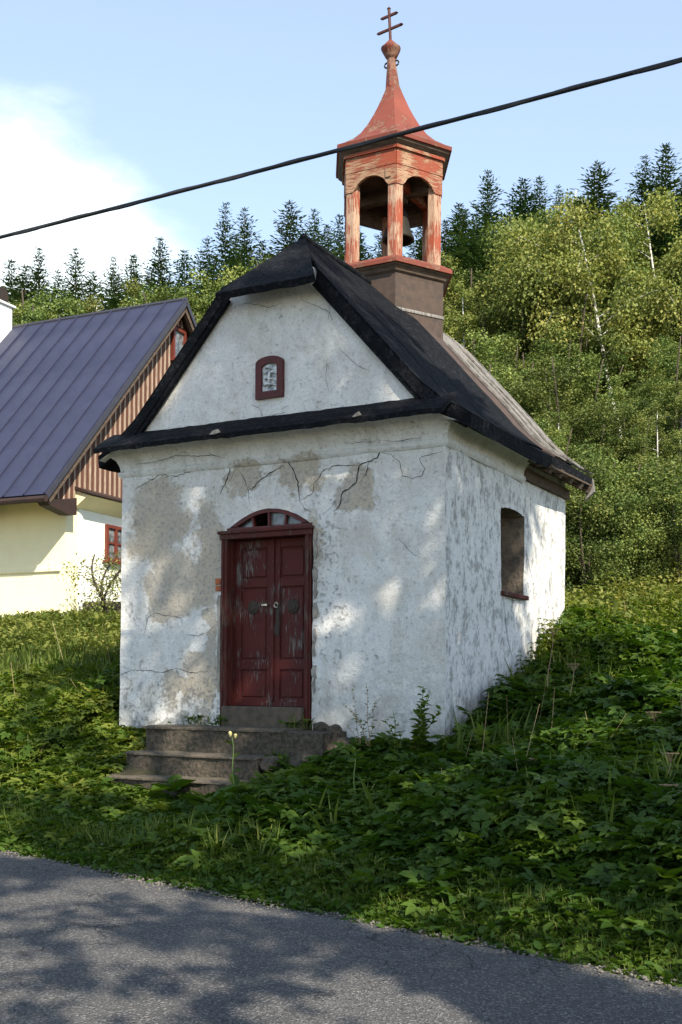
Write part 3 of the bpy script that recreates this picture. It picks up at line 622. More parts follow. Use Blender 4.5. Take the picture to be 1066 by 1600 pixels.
# dark gap and crumbling plaster round the frame, one bare brick
for k, (z, h_) in enumerate(((1.10, .065), (1.18, .07))):
    MB().box(DX0-.085, DX0-.005, -.024-.004*k, .05, z, z+h_).build('brick', M['brick'], fw, bevel=.006, off=OFF)
for k in range(9):
    z = 1.72-.22*k+random.uniform(-.05, .05); x = DX1+.035+random.uniform(0, .02)
    mb = MB(); pts = [(x+random.uniform(.01, .05)*math.cos(q)*.8, z+random.uniform(.05, .13)*math.sin(q)) for q in np.linspace(0, 5.6, 7)]
    mb.prism(pts, -.030, .0, 'y').build('plaster_flake', M['cement'], fw, off=OFF)
pts = []
for k in range(24): pts.append((DX0-.045-.04*abs(mnoise.noise(Vector((k*.7, 1, 0)))), 1.05-.05*k))
pts += [(DX0-.012, 1.05-.05*k) for k in range(23, -1, -1)]
MB().prism(pts, -.019, .0, 'y').build('cement_patch', M['cement'], fw, off=OFF)
# ---- bell turret
TC = (0., 3.10)
def hexa(prof, seg=6, c=TC): return MB().lathe(prof, seg, c)
tb = hexa([(.80, 3.5), (.79, 5.45), (.80, 5.56)]).build('turret_base', M['flash'], ch, off=OFF); tb['label'] = 'brown sheeted six sided turret base'
hexa([(.806, 5.0), (.808, 5.02), (.803, 5.04)]).build('sheet_seam', M['felt_old'], tb, off=OFF)
hexa([(.80, 5.50), (.83, 5.52), (.85, 5.56), (.885, 5.585), (.885, 5.62)]).build('turret_cornice', M['wood_dark'], ch, off=OFF)
hexa([(.86, 5.60), (.925, 5.602), (.925, 5.655), (.78, 5.735), (.5, 5.75)]).build('turret_ledge', M['spire'], ch, off=OFF)
VT = [(TC[0]+.75*math.cos(k*math.pi/3), TC[1]+.75*math.sin(k*math.pi/3)) for k in range(6)]
pm = None
for k in range(6):
    # post: a kite in plan that follows the hexagon's corner
    a = k*math.pi/3; c_ = Vector((math.cos(a), math.sin(a))); vtx = Vector(VT[k]); d1 = (Vector(VT[(k+1) % 6])-vtx).normalized(); d0 = (Vector(VT[k-1])-vtx).normalized()
    w_ = .115; pl = [vtx, vtx+d1*w_, vtx+d1*w_-c_*.10, vtx-c_*.17, vtx+d0*w_-c_*.10, vtx+d0*w_]
    MB().prism([(p.x, p.y) for p in pl], 5.70, 6.80, 'z').build('turret_post', M['turret'], ch, bevel=.006, off=OFF)
for k in range(6):
    p, q = Vector((*VT[k], 0)), Vector((*VT[(k+1) % 6], 0)); mid_ = (p+q)/2; nrm = Vector((mid_.x-TC[0], mid_.y-TC[1], 0)).normalized(); dr = (q-p).normalized(); Lg = (q-p).length
    def fpan(pts, y0, y1, name, m, par):
        v = [p+dr*s+nrm*yy+Vector((0, 0, z)) for yy in (y0, y1) for s, z in pts]; n = len(pts)
        return MB().add(v, [tuple(range(n)), tuple(range(n, 2*n))[::-1]]+[(i, (i+1) % n, n+(i+1) % n, n+i) for i in range(n)]).build(name, m, par, off=OFF)
    n = 12; ar = [(.0, 6.70), (.105, 6.70)]+[(.14+(Lg-.28)*i/n, 6.735+.135*math.sin(math.pi*i/n)**.62) for i in range(n+1)]+[(Lg-.105, 6.70), (Lg, 6.70)]
    fp = fpan([(s, z) for s, z in [(0, 6.955), ]+ar+[(Lg, 6.955)]], -.03, .012, 'frieze_board', M['turret_h'], ch)
    fpan([(0, 6.962), (Lg, 6.962), (Lg, 7.17), (0, 7.17)], -.03, .016, 'upper_board', M['turret_h'], fp)
    fpan([(-.015, 7.165), (Lg+.015, 7.165), (Lg+.02, 7.205), (-.02, 7.205)], -.03, .045, 'moulding', M['turret_h'], fp)
for k in (1, 2):
    p, q = Vector((*VT[k], 0)), Vector((*VT[(k+1) % 6], 0)); nrm = (p+q)/2-Vector((*TC, 0)); nrm.normalize()
    MB().bar(p-nrm*.06+Vector((0, 0, 6.78+ZB)), q-nrm*.06+Vector((0, 0, 6.78+ZB)), .03, .34).build('back_board', M['wood_dark'], ch)
hexa([(.74, 7.20), (.80, 7.205), (.86, 7.25), (.87, 7.29)]).build('eave_soffit', M['wood_dark'], ch, off=OFF)
hexa([(.60, 6.98), (.66, 7.02), (.66, 7.06), (.2, 7.08)]).build('turret_ceiling', M['wood_dark'], ch, off=OFF)
sp = hexa([(.86, 7.275), (.90, 7.285), (.905, 7.335), (.78, 7.40), (.64, 7.49), (.52, 7.60), (.41, 7.75), (.32, 7.90), (.25, 8.03), (.185, 8.17), (.135, 8.28), (.105, 8.36)]).build('spire', M['spire'], ch, off=OFF); sp['label'] = 'red sheet metal spire sweeping up from the turret'
LEAN = -.045
def lean(z): return (TC[0]+LEAN*(z-8.3)*1.4, TC[1])
mb = MB()
for z0, z1, r0, r1 in ((8.34, 8.60, .10, .078), (8.58, 8.80, .072, .06)):
    q = MB().lathe([(r0, z0), (r0*1.06, z0+.01), (r1, z1)], 8, (0, 0)); q.v = [(x+lean(z)[0], y+TC[1], z) for x, y, z in q.v]; mb.add(q.v, q.f)
mb.build('finial_shaft', M['spire'], ch, off=OFF)
q = MB().lathe([(.055, 8.76), (.085, 8.80), (.135, 8.90), (.14, 8.925), (.12, 8.94), (.035, 9.03), (.0, 9.035)], 16, (0, 0), cap=False); q.v = [(x+lean(z)[0], y+TC[1], z) for x, y, z in q.v]
q.build('finial_ball', M['spire'], ch, off=OFF)
for s in (-1, 1):
    MB().tube([(lean(8.7)[0]+s*(.075+.035*math.cos(a)), TC[1], 8.70+.035*math.sin(a)) for a in np.linspace(0, 6.28, 10)], .012, 6).build('scroll', M['iron'], ch, off=OFF, smooth=True)
cx = lean(9.25)[0]
crs = MB().tube([(lean(9.0)[0], TC[1], 9.0), (lean(9.47)[0], TC[1], 9.49)], .020, 6).build('cross', M['rust'], ch, off=OFF); crs['label'] = 'two armed iron cross on the spire'
ca = R_(-9)
for z, h in ((9.20, .20), (9.39, .125)):
    x0 = lean(z)[0]; dx, dy = math.cos(ca)*h, math.sin(ca)*h
    mb = MB().bar((x0-dx, TC[1]-dy, z), (x0+dx, TC[1]+dy, z), .028, .03)
    for s in (-1, 1):
        qv = MB().lathe([(0, -.02), (.026, 0), (0, .02)], 6, (x0+s*dx, TC[1]+s*dy), cap=False); qv.v = [(p[0], p[1], p[2]+z) for p in qv.v]; mb.add(qv.v, qv.f)
    mb.build('cross_arm', M['rust'], crs, off=OFF)
qv = MB().lathe([(0, -.02), (.03, 0), (0, .035)], 6, (lean(9.49)[0], TC[1]), cap=False); qv.v = [(p[0], p[1], p[2]+9.49) for p in qv.v]; qv.build('cross_tip', M['rust'], crs, off=OFF)
MB().bar((.27, 2.42, 6.86+ZB), (.27, 3.75, 6.86+ZB), .08, .13).build('bell_beam', M['turret_h'], ch)
MB().bar((-.62, 3.1, 6.83+ZB), (.62, 3.1, 6.83+ZB), .10, .12).build('bell_beam', M['wood_dark'], ch)
bell = empty('bell', (*chap(TC[0]+.10, TC[1]), 6.21), CR); bell.scale = (.78, .78, 1.); tag(bell, 'dark bronze bell hanging inside the wooden turret', 'bell')
MB().lathe([(.235, .0), (.285, -.01), (.29, .02), (.26, .07), (.215, .16), (.185, .27), (.165, .36), (.12, .42), (.04, .44)], 24, cap=False).build('bell_body', M['bronze'], bell, smooth=True)
MB().tube([(0, 0, .42), (0, 0, .57)], .03, 8).build('crown_loop', M['iron'], bell)
MB().box(-.16, .16, -.05, .05, .50, .57).build('yoke', M['wood_dark'], bell)
MB().lathe([(.0, -.06), (.04, -.03), (.03, .02), (.012, .06), (.012, .4)], 8, cap=False).build('clapper', M['iron'], bell)
# ---- steps
stp = empty('stone_steps', (*chap(-.5, -.7), -1.25), CR); tag(stp, 'three worn dark stone steps climbing to the red chapel door', 'steps')
def stone(x0, x1, y0, y1, z0, z1, name, seed, m=M['stone'], par=stp, nx=22):
    P, Q = [], []
    for s in (0, 1):
        for y in (np.linspace(y0, y1, 6)):
            r = []
            for x in np.linspace(x0, x1, nx):
                n = mnoise.noise(Vector((x*2.3+seed, y*3, 5.*s))); e = .03*mnoise.noise(Vector((x*4+seed, y, 9))) if y == y0 else 0
                drop = .018*max(0, mnoise.noise(Vector((x*5, y*5, seed)))) if s else 0
                if s and y == y0: drop += .014
                r.append((x+.5+(.02*mnoise.noise(Vector((y*5, seed, s))) if x in (x0, x1) else 0), y+.7+e, (z1 if s else z0)+(.012*n-drop if s else 0)+1.25))
            (Q if s else P).append(r)
    return MB().slab(P, Q).build(name, m, par)
stone(-1.36, 1.02, -.55, .02, -1.1, -.515, 'landing', 1., nx=30)
M['tread'] = simple('worn_lit_tread', (.13, .105, .078), (.055, .048, .034), 24, .95, 1., bd=.02)  # worn stone; light falling on the step tops put into a paler colour
stone(-1.375, .52, -.575, -.12, -.53, -.492, 'tread', 3., M['tread']); stone(-1.375, .43, -.925, -.545, -.815, -.782, 'tread', 7., M['tread']); stone(-1.345, .51, -1.285, -.895, -1.06, -1.028, 'tread', 11., M['tread'])
stone(-1.36, .42, -.90, -.50, -1.2, -.80, 'step', 5.); stone(-1.33, .50, -1.26, -.86, -1.35, -1.045, 'step', 9.)
for k, (x, y, z, s) in enumerate(((1.12, -.22, -.72, .20), (1.30, -.12, -.84, .18), (.85, -.62, -.86, .17), (.62, -.66, -1.0, .15), (1.08, -.52, -.92, .17), (1.35, -.35, -.98, .16), (.72, -.05, -.48, .09), (.92, -.10, -.50, .08), (.50, -.78, -.86, .12), (.58, -1.0, -1.05, .12))):
    q = MB(); bm = bmesh.new(); bmesh.ops.create_icosphere(bm, subdivisions=2, radius=s)
    for v in bm.verts:
        v.co = Vector((v.co.x*1.15, v.co.y, v.co.z*.78)); v.co *= 1+.35*mnoise.noise(v.co*(2.2/s*.5)+Vector((k*7., 0, 0)))
    me = bpy.data.meshes.new('rubble_stone'); bm.to_mesh(me); bm.free(); me.materials.append(M['stone']); linkmesh('rubble_stone', me, stp, (x+.5, y+.7, z+1.25))

# ------------------------------------------------------------------ cottage on the left
HZ = 1.2; HOFF = (0, 0, -HZ)
ct = empty('cottage', (HO[0], HO[1], HZ), HR); tag(ct, 'cream cottage with blue grey metal roof and brown boarded gable', 'house')
RW = 3.9; RZ = 8.98; EZ = 3.68; EO = .97; SLP = (RZ-EZ)/(RW+EO); HL = -9.5
def hrz(y): return RZ-SLP*abs(y-RW)
MB().box(HL, 0, 0, .4, 1.0, 4.3).build('front_wall', M['cream'], ct, off=HOFF)
MB().box(-.4, .012, .403, 2*RW, 1.0, 4.05).build('gable_wall', M['white_wall'], ct, off=HOFF)
MB().box(HL, -.4, 2*RW-.4, 2*RW, 1.0, 4.3).build('rear_wall', M['cream'], ct, off=HOFF)
MB().box(HL, -.10, -.05, .0, 2.26, 2.37).build('wall_ledge', M['cream'], ct, bevel=.02, off=HOFF)
MB().box(HL, .03, -.03, -.002, .9, 1.42).build('plinth', M['white_wall'], ct, off=HOFF)
MB().box(.014, .05, .0, 2*RW, .9, 1.45).build('plinth', M['white_wall'], ct, off=HOFF)
MB().prism([(-.1, 3.9), (2*RW+.1, 3.9), (RW, RZ-.3)], -.35, -.1, 'x').build('gable_backing', M['wood_dark'], ct, off=HOFF)
rf = MB().prism([(-EO, EZ-.14), (-EO, EZ-.02), (RW, RZ-.02), (2*RW+EO, EZ-.02), (2*RW+EO, EZ-.14), (RW, RZ-.16)], HL-.3, .30, 'x').build('roof', M['trim'], ct, off=HOFF)
L_s = math.hypot(RW+EO, RZ-EZ); PW = .52; ang = math.atan2(RZ-EZ, RW+EO)
pmb = MB().box(-PW+.0, 0, 0, L_s+.02, .002, .014); pmb.box(-.035, -.005, 0, L_s+.02, .014, .05); pme = pmb.mesh('roof_panel', M['metal_roof'])
for k in range(19):
    o = linkmesh('roof_panel', pme, rf, (.315-k*PW, -EO-.02, EZ-HZ-.012)); o.rotation_euler = (ang, 0, 0)
MB().tube([(x, RW, RZ+.015-HZ) for x in (.33, HL-.3)], .06, 8).build('ridge_cap', M['metal_dark'], rf)
for sg in (1, -1):
    a = (.325, RW, RZ-.05-HZ); c = (.325, RW-sg*(RW+EO), EZ-.05-HZ)
    MB().bar(a, c, .03, .10).build('verge_board', M['metal_dark'], rf)
    MB().bar((.25, RW, RZ-.2-HZ), (.25, RW-sg*(RW+EO-.1), EZ-.12-HZ), .10, .10).build('verge_rafter', M['wood_dark'], rf)
# gutter and corbels
MB().tube([(x, -EO-.04, EZ-.10-HZ) for x in np.linspace(.34, HL, 4)], .065, 8).build('gutter', M['trim'], ct)
MB().prism([(-EO+.05, 3.56), (.0, 3.75), (.0, 3.40), (-.25, 3.38), (-EO+.15, 3.48)], .02, .28, 'x').build('corbel', M['trim'], ct, off=HOFF)
for x in (-2.05, -4.3, -6.6): MB().prism([(-EO+.05, 3.50), (.0, 3.70), (.0, 3.42), (-.3, 3.40)], x, x+.16, 'x').build('corbel', M['trim'], ct, off=HOFF)
MB().prism([(-EO, 3.55), (0.05, 3.82), (0.05, 3.79), (-EO, 3.52)], HL, .0, 'x').build('eave_soffit', M['cream'], ct, off=HOFF)
# boards of the gable
gbk = MB().prism([(-.55, 3.74), (.18, 3.74), (.18, 3.92), (2*RW+.3, 3.92), (RW, RZ-.22)], -.08, .02, 'x').build('boarded_gable', M['trim'], ct, off=HOFF); gbk['label'] = 'brown gable of upright boards with pale cover strips'
y = -.45
while y < 2*RW+.3:
    z0 = 3.70 if y < .15 else 3.98; zt = hrz(y+.06)-.16
    if zt-z0 > .1:
        if not (3.66 < y+.06 < 4.28):
            MB().box(.02, .042, y, y+.118, z0, zt).build('board', M['board'], gbk, off=HOFF); MB().box(.03, .062, y+.122, y+.166, z0, zt-.02).build('batten', M['batten'], gbk, off=HOFF)
        else:
            for a, c in ((z0, 7.55), (8.42, zt)):
                if c-a > .05: MB().box(.02, .042, y, y+.118, a, c).build('board', M['board'], gbk, off=HOFF); MB().box(.03, .062, y+.122, y+.166, a, c).build('batten', M['batten'], gbk, off=HOFF)
    y += .17
# pent ledge below the boards
MB().prism([(.0, 4.06), (.42, 3.90), (.42, 3.86), (.0, 3.98)], .20, 2*RW+.2, 'y').build('pent_ledge', M['trim'], ct, off=HOFF)
MB().prism([(.0, 3.97), (.36, 3.85), (.34, 3.83), (.015, 3.60)], .26, 2*RW+.1, 'y').build('ledge_soffit', M['cream'], ct, off=HOFF)
def hwindow(y0, y1, z0, z1, nx, nz_, label, x=.02, sill=True):
    fwid = .07; wo_ = MB()
    wo_.box(x-.02, x+.06, y0, y0+fwid, z0, z1); wo_.box(x-.02, x+.06, y1-fwid, y1, z0, z1); wo_.box(x-.018, x+.058, y0+fwid, y1-fwid, z0, z0+fwid); wo_.box(x-.018, x+.058, y0+fwid, y1-fwid, z1-fwid, z1)
    o = wo_.build('window', M['win_red'], ct, off=HOFF); o['label'] = label
    for k in range(1, nx): yy = y0+(y1-y0)*k/nx; MB().box(x, x+.055, yy-.035, yy+.035, z0+fwid, z1-fwid).build('mullion', M['win_red'], o, off=HOFF)
    for k in range(1, nz_): zz = z0+(z1-z0)*k/nz_; MB().box(x, x+.04, y0+fwid, y1-fwid, zz-.02, zz+.02).build('glazing_bar', M['win_red'], o, off=HOFF)
    for i in range(nx):
        for j in range(nz_):
            MB().box(x+.002, x+.012, y0+(y1-y0)*i/nx+.03, y0+(y1-y0)*(i+1)/nx-.03, z0+(z1-z0)*j/nz_+.015, z0+(z1-z0)*(j+1)/nz_-.015).build('pane', M['glass'], o, off=HOFF)
    if sill: MB().box(x-.02, x+.12, y0-.06, y1+.06, z0-.05, z0-.002).build('sill', M['win_red'], o, off=HOFF)
hwindow(1.28, 1.98, 2.63, 3.40, 2, 2, 'red framed ground floor window', .015)
hwindow(3.70, 4.24, 7.58, 8.36, 1, 1, 'small red framed attic window', .05)
chm = MB().box(-5.85, -4.86, RW-.75, RW-.05, 8.0, 9.47).build('chimney', M['chimney'], ct, bevel=.02, off=HOFF); chm['label'] = 'white chimney with dark round cowl'
MB().box(-5.92, -4.80, RW-.82, RW+.02, 9.472, 9.53).build('chimney_cap', M['chimney'], chm, bevel=.01, off=HOFF)
q = MB().tube([(-5.65, RW-.42, 9.70), (-4.84, RW-.42, 9.70)], .20, 14); q.build('cowl', M['iron'], chm, off=HOFF)
# retaining stone beside the cottage
bs = MB().box(-.42, .42, -.12, .12, 0, .42); kx, ky = HO[0]+UH[0]*.55+BH[0]*.55, HO[1]+UH[1]*.55+BH[1]*.55
tag(bs.build('stone_block', M['stone_top'], bevel=.04), 'pale stone block at the foot of the cottage gable', 'stone'); sbk = bpy.data.objects['stone_block']; sbk.location = (kx, ky, gz(kx, ky)-.02); sbk.rotation_euler = (0, 0, HR+.25)

# ------------------------------------------------------------------ overhead cable and its poles (outside the frame)
A0 = np.array([-3.42, 11.3, 4.52]); A1 = np.array([2.41, 7.96, 4.50]); dv = (A1-A0)/np.linalg.norm(A1-A0)
E0 = A0-dv*14; E1 = A1+dv*14; Lc = np.linalg.norm(E1-E0); pts = []
for k in range(81):
    s = k/80; p = E0+(E1-E0)*s; pts.append((p[0], p[1], p[2]+.26*(4*(s-.5)**2)-.06))
cb = MB().tube(pts, .017, 6)
a = [(p[0]+.013*math.cos(i*.55), p[1]+.010*math.sin(i*.55), p[2]+.017*math.sin(i*.55+1)) for i, p in enumerate([np.array(pts[0])+(np.array(pts[-1])-np.array(pts[0]))*0+np.array(pts[int(j/4)])*(1-(j % 4)/4)+np.array(pts[min(80, int(j/4)+1)])*((j % 4)/4) if False else np.array(pts[int(j/4)])*(1-(j % 4)/4)+np.array(pts[min(80, int(j/4)+1)])*((j % 4)/4) for j in range(321)])]
cb.tube(a, .012, 5)
tag(cb.build('overhead_cable', M['cable'], smooth=True), 'black twisted overhead cable crossing in front of the bell turret', 'cable')
for nm, p, lb in (('utility_pole', pts[0], 'wooden utility pole past the left of the view holding the cable'), ('utility_pole', pts[-1], 'wooden utility pole past the right of the view holding the cable')):
    z = gz(p[0], p[1]); q = MB().lathe([(.14, -.3), (.10, p[2]-z+.5), (.02, p[2]-z+.52)], 10).build(nm, M['bark'], smooth=True); q.location = (p[0], p[1], z); tag(q, lb, 'pole', 'poles carrying the cable')

# ------------------------------------------------------------------ trees
KITE = (np.array([(0, 0, 0), (.45, .36, .05), (1, 0, -.04), (.45, -.36, .05)]), np.array([(0, 1, 2, 3)]))
def broad_tree(seed, H, rad, low, nleaf, lsize, mleaf, mbark, droop=0., lean=(0., 0.), tr=.13, gap=.5, clumps=70, multi=1, csc=1., shape=1.):
    """returns (trunk mesh, crown mesh): trunk with limbs, crown of leaf faces in clumps along the limbs"""
    r = np.random.default_rng(seed); tb_ = MB(); cl = []
    for mstem in range(multi):
        lx, ly = (lean[0]+r.normal(0, .10)*(multi > 1), lean[1]+r.normal(0, .10)*(multi > 1))
        def axis(t): return np.array([lx*H*t+.12*math.sin(t*5+seed+mstem), ly*H*t+.12*math.cos(t*4+seed), H*.95*t])
        T = np.linspace(0, 1, 12); tb_.tube([axis(t)-(0, 0, .3 if t == 0 else 0) for t in T], [tr*(1-.88*t)+.012 for t in T], 7)
        nb = 16 if multi == 1 else 9
        for k in range(nb):
            t = low+(.96-low)*(k+.5)/nb+r.normal(0, .015); a = r.uniform(0, 6.283); p = axis(t)
            s = max(.12, math.sin(math.pi*min(1, max(.05, (t-low)/(1.04-low)))**.75)**.8)*shape; ln = rad*s*r.uniform(.7, 1.15)
            up = r.uniform(.25, .8)*ln; q = p+np.array([math.cos(a)*ln, math.sin(a)*ln, up])
            m_ = (p+q)/2+np.array([0, 0, .12*ln]); e = q+np.array([math.cos(a)*ln*.18, math.sin(a)*ln*.18, -droop*ln*.6])
            tb_.tube([p, m_, q, e], [tr*.42*(1-.7*t), tr*.26*(1-.7*t), tr*.14, .008], 5)
            for f_ in (.45, .75, 1., 1.15): cl.append((p+(q-p)*min(f_, 1)+(e-q)*max(0, f_-1)*5, ln*.32+.18))
    cl = [c for c in cl]
    while len(cl) < clumps:
        t = r.uniform(low, 1); p = np.array([lean[0]*H*t, lean[1]*H*t, H*t]); a = r.uniform(0, 6.283)
        s = math.sin(math.pi*min(1, max(.04, (t-low)/(1.05-low)))**.72)**.7; d = rad*s*r.uniform(.35, 1.05)
        cl.append((p+np.array([math.cos(a)*d, math.sin(a)*d, 0]), r.uniform(.25, .6)*rad*.5))
    cc = np.array([c[0] for c in cl]); cr_ = np.array([c[1] for c in cl])*csc; w_ = cr_**2; w_ /= w_.sum()
    idx = r.choice(len(cl), nleaf, p=w_); dirs = r.normal(size=(nleaf, 3)); dirs /= np.linalg.norm(dirs, axis=1)[:, None]
    rr = r.uniform(0, 1, nleaf)**(gap)
    pos = cc[idx]+dirs*(cr_[idx]*rr)[:, None]*np.array([1., 1., .8]); pos[:, 2] -= droop*r.uniform(0, 1, nleaf)**2*cr_[idx]*1.6
    pos[:, 2] = np.maximum(pos[:, 2], .05)
    yaw = np.arctan2(dirs[:, 1], dirs[:, 0])+r.normal(0, .8, nleaf); pitch = r.normal(-.25-droop*.6, .6, nleaf); roll = r.normal(0, .7, nleaf)
    V, F, ow = scatter(*KITE, pos, yaw, pitch, roll, lsize*r.uniform(.6, 1.35, nleaf))
    crnd = r.uniform(0, 1, len(cl)); rv = np.clip(.5*crnd[idx]+.5*r.uniform(0, 1, nleaf), 0, 1)[ow]
    return tb_.mesh('trunk', mbark, smooth=True), np_mesh('crown', V, F, mleaf, rv)
SPRAY = (np.array([(0, -.05, 0), (0, .05, 0), (.5, .17, -.04), (.5, -.17, -.04), (1, .03, -.16), (1, -.03, -.16)]), np.array([(0, 3, 2, 1), (3, 5, 4, 2)]))
def spruce(seed, H, rad, low=.05, dens=1.):
    r = np.random.default_rng(seed); tb_ = MB().tube([(0, 0, -.3), (0, 0, H*.5), (0, 0, H*.99)], [.17, .10, .012], 7)
    P, Yw, Pt, Sc = [], [], [], []
    t = low
    while t < .992:
        ln = rad*(1-t)**.66*r.uniform(.78, 1.12)+.06; n = int((5+6*(1-t))*dens); a0 = r.uniform(0, 6.28)
        for k in range(n):
            a = a0+6.283*k/n+r.normal(0, .16); l = ln*r.uniform(.62, 1.12); el = .75*(t-.45)+r.normal(0, .07)
            m_ = max(2, int(l/.20))
            for j in range(m_):
                s = (j+.4)/m_; d = l*s
                z = H*t+d*el-.20*d*d/max(l, .3)*(1-t)+.14*max(0, s-.75)*l
                for side in ((-1, 1) if j < m_-1 else (0,)):
                    P.append((math.cos(a)*d, math.sin(a)*d, z)); Yw.append(a+side*r.uniform(.45, .95)); Pt.append(el-.25*(1-t)+r.normal(0, .16)); Sc.append((.17+.20*l*(1-s*.6))*r.uniform(.75, 1.2))
        t += (.30/H)*(.7+.8*(1-t))
    P = np.array(P); n = len(P); yw = np.array(Yw); V, F, ow = scatter(*SPRAY, P, yw, np.array(Pt), r.normal(0, .35, n), np.array(Sc))
    return tb_.mesh('trunk', M['bark']), np_mesh('crown', V, F, M['needle'], r.uniform(0, 1, n)[ow])
def plant_tree(name, proto, x, y, h, H0, label, cat, group, rz=None, wide=1., sink=.1):
    o = empty(name, (x, y, gz(x, y)-sink), random.uniform(0, 6.28) if rz is None else rz); s = h/H0; o.scale = (s*wide, s*wide, s)
    for nm, me in zip(('trunk', 'crown'), proto): linkmesh(nm, me, o)
    tag(o, label, cat, group); return o
SPR = [(spruce(k, 15., 3.9+.3*k, dens=1.9), 15.) for k in range(4)]
BIR = [(broad_tree(20+k, 13., 1.9, .12, 21000, .125, M['leaf_birch'], M['birch'], droop=.55, tr=.12, clumps=95), 13.) for k in range(3)]
MIX = [(broad_tree(30+k, 11., 2.3, .05, 22000, .125, M['leaf_mix'], M['bark'], droop=.15, tr=.14, clumps=120, multi=2), 11.) for k in range(3)]
BUS = [(broad_tree(40+k, 5., 2.3, .02, 17000, .10, M['leaf_mix'], M['bark'], droop=.2, tr=.06, clumps=110, multi=3, shape=.9), 5.) for k in range(2)]
def xat(px, Y): return (px-HX)/FPX*Y
def ztop(py, Y): return (HY-py)/FPX*Y
ORD = 'first second third fourth fifth sixth seventh eighth ninth tenth eleventh twelfth thirteenth fourteenth fifteenth sixteenth seventeenth eighteenth'.split()
skyl = [(12, 412, 66), (55, 392, 64), (113, 392, 66), (172, 404, 66), (203, 402, 64), (245, 375, 60), (283, 394, 64), (318, 374, 60), (346, 318, 56), (376, 328, 58), (447, 317, 58), (485, 328, 60), (525, 336, 60)]
skyr = [(712, 318, 58), (756, 265, 56), (811, 278, 62), (836, 274, 62), (866, 288, 64), (926, 251, 56), (1001, 240, 56), (1033, 222, 54), (1062, 268, 52)]
for i, (px, py, Y) in enumerate(skyl):
    x = xat(px, Y); h = ztop(py, Y)-gz(x, Y); plant_tree('spruce_tree', SPR[i % 4][0], x, Y, h+.1, 15., ORD[i]+' spruce from the left edge on the skyline left of the bell turret', 'tree', 'spruces along the skyline', wide=random.uniform(.62, 1.05))
for i, (px, py, Y) in enumerate(skyr):
    x = xat(px, Y); h = ztop(py, Y)-gz(x, Y); plant_tree('spruce_tree', SPR[(i+1) % 4][0], x, Y, h+.1, 15., ORD[i]+' spruce to the right of the bell turret on the skyline', 'tree', 'spruces along the skyline', wide=random.uniform(.7, 1.1))
rw = random.Random(17)
def fill(rows, x0, x1, step, where, skip=None):
    for rname, Y, py, kinds in rows:
        lst = []; px = x0+rw.uniform(0, step)
        while px < x1:
            t_ = py(px)+rw.uniform(-24, 24)
            if not (skip and skip(px, t_, Y)): lst.append((px, t_, Y+rw.uniform(-1.4, 1.4), rw.choice(kinds)))
            px += step*rw.uniform(.75, 1.3)
        yield 'tree @ in the '+rname+' row of the wood '+where, ('hillside_tree', 'tree', lst)
gap_ = lambda px, t_, Y: 905 < px < 1000 and 33 < Y < 45
mass = {
 **dict(fill((('rear', 50, lambda p: 440-.06*p, 'bms'), ('middle', 44, lambda p: 458-.10*p, 'bmm'), ('front', 38, lambda p: 492-.12*p, 'bm')), -40, 330, 34, 'behind the cottage')),
 **dict(fill((('rear', 47, lambda p: 385, 'bms'), ('front', 41, lambda p: 405, 'bbm')), 335, 705, 36, 'between gable and turret')),
 **dict(fill((('topmost', 49, lambda p: 345-.10*(p-700), 'bss'), ('second', 45, lambda p: 405-.10*(p-700), 'bms'), ('third', 41, lambda p: 440-.05*(p-700), 'bbms'), ('fourth', 37, lambda p: 505, 'bm'), ('fifth', 33.5, lambda p: 560, 'bm'), ('lowest', 30, lambda p: 625, 'mmb')), 705, 1110, 44, 'right of the turret', gap_)),
 'dark spruce @ filling the wood below the skyline': ('spruce_tree', 'tree', [(30, 430, 58, 's'), (85, 425, 60, 's'), (140, 425, 58, 's'), (228, 425, 58, 's'), (330, 400, 55, 's'), (362, 375, 54, 's'), (405, 375, 56, 's'), (470, 360, 54, 's'), (505, 350, 55, 's'), (550, 350, 58, 's'), (600, 345, 58, 's'), (655, 340, 58, 's'), (690, 340, 55, 's'), (738, 330, 52, 's'), (780, 330, 58, 's'), (895, 320, 58, 's'), (960, 320, 55, 's'), (975, 300, 58, 's'), (1045, 330, 50, 's'), (1095, 250, 54, 's'), (-30, 420, 60, 's'), (940, 420, 46, 's'), (985, 430, 46, 's'), (950, 520, 42, 's')]),
 'round bush @ at the foot of the wood right of the chapel': ('bush', 'bush', [(880, 720, 25.5, 'u'), (930, 700, 26.5, 'u'), (985, 710, 26, 'u'), (1040, 715, 25.5, 'u'), (1085, 700, 26, 'u'), (860, 740, 27, 'u'), (910, 760, 24.5, 'u'), (960, 790, 24.5, 'u'), (1015, 770, 24.5, 'u'), (1065, 780, 24, 'u')]),
}
cnt = 0
TENS = ORD+['nineteenth', 'twentieth']+['twenty-'+q for q in ORD[:9]]
for lb, (nm, cat, lst) in mass.items():
    nm0 = nm
    for oi_, (px, py, Y, kd) in enumerate(sorted(lst)):
        x = xat(px, Y); h = max(2.2, ztop(py, Y)-gz(x, Y)); pr_ = {'s': SPR, 'b': BIR, 'm': MIX, 'u': BUS}[kd]; cnt += 1; nm = {'s': 'spruce_tree', 'b': 'birch_tree', 'm': 'broadleaf_tree', 'u': 'bush'}[kd]; wide_ = random.uniform(.85, 1.15)
        p_ = pr_[cnt % len(pr_)]; plant_tree(nm, p_[0], x, Y, h*(.94 if kd in 'bm' else 1), p_[1], TENS[oi_]+' '+lb.replace('@', 'from the left'), cat, lb.replace('tree @', 'trees').replace('spruce @', 'spruces').replace('bush @', 'bushes'), wide=random.uniform(.9, 1.1)*(1.15 if h < 8 else 1)*(.85 if kd == 's' else 1.))
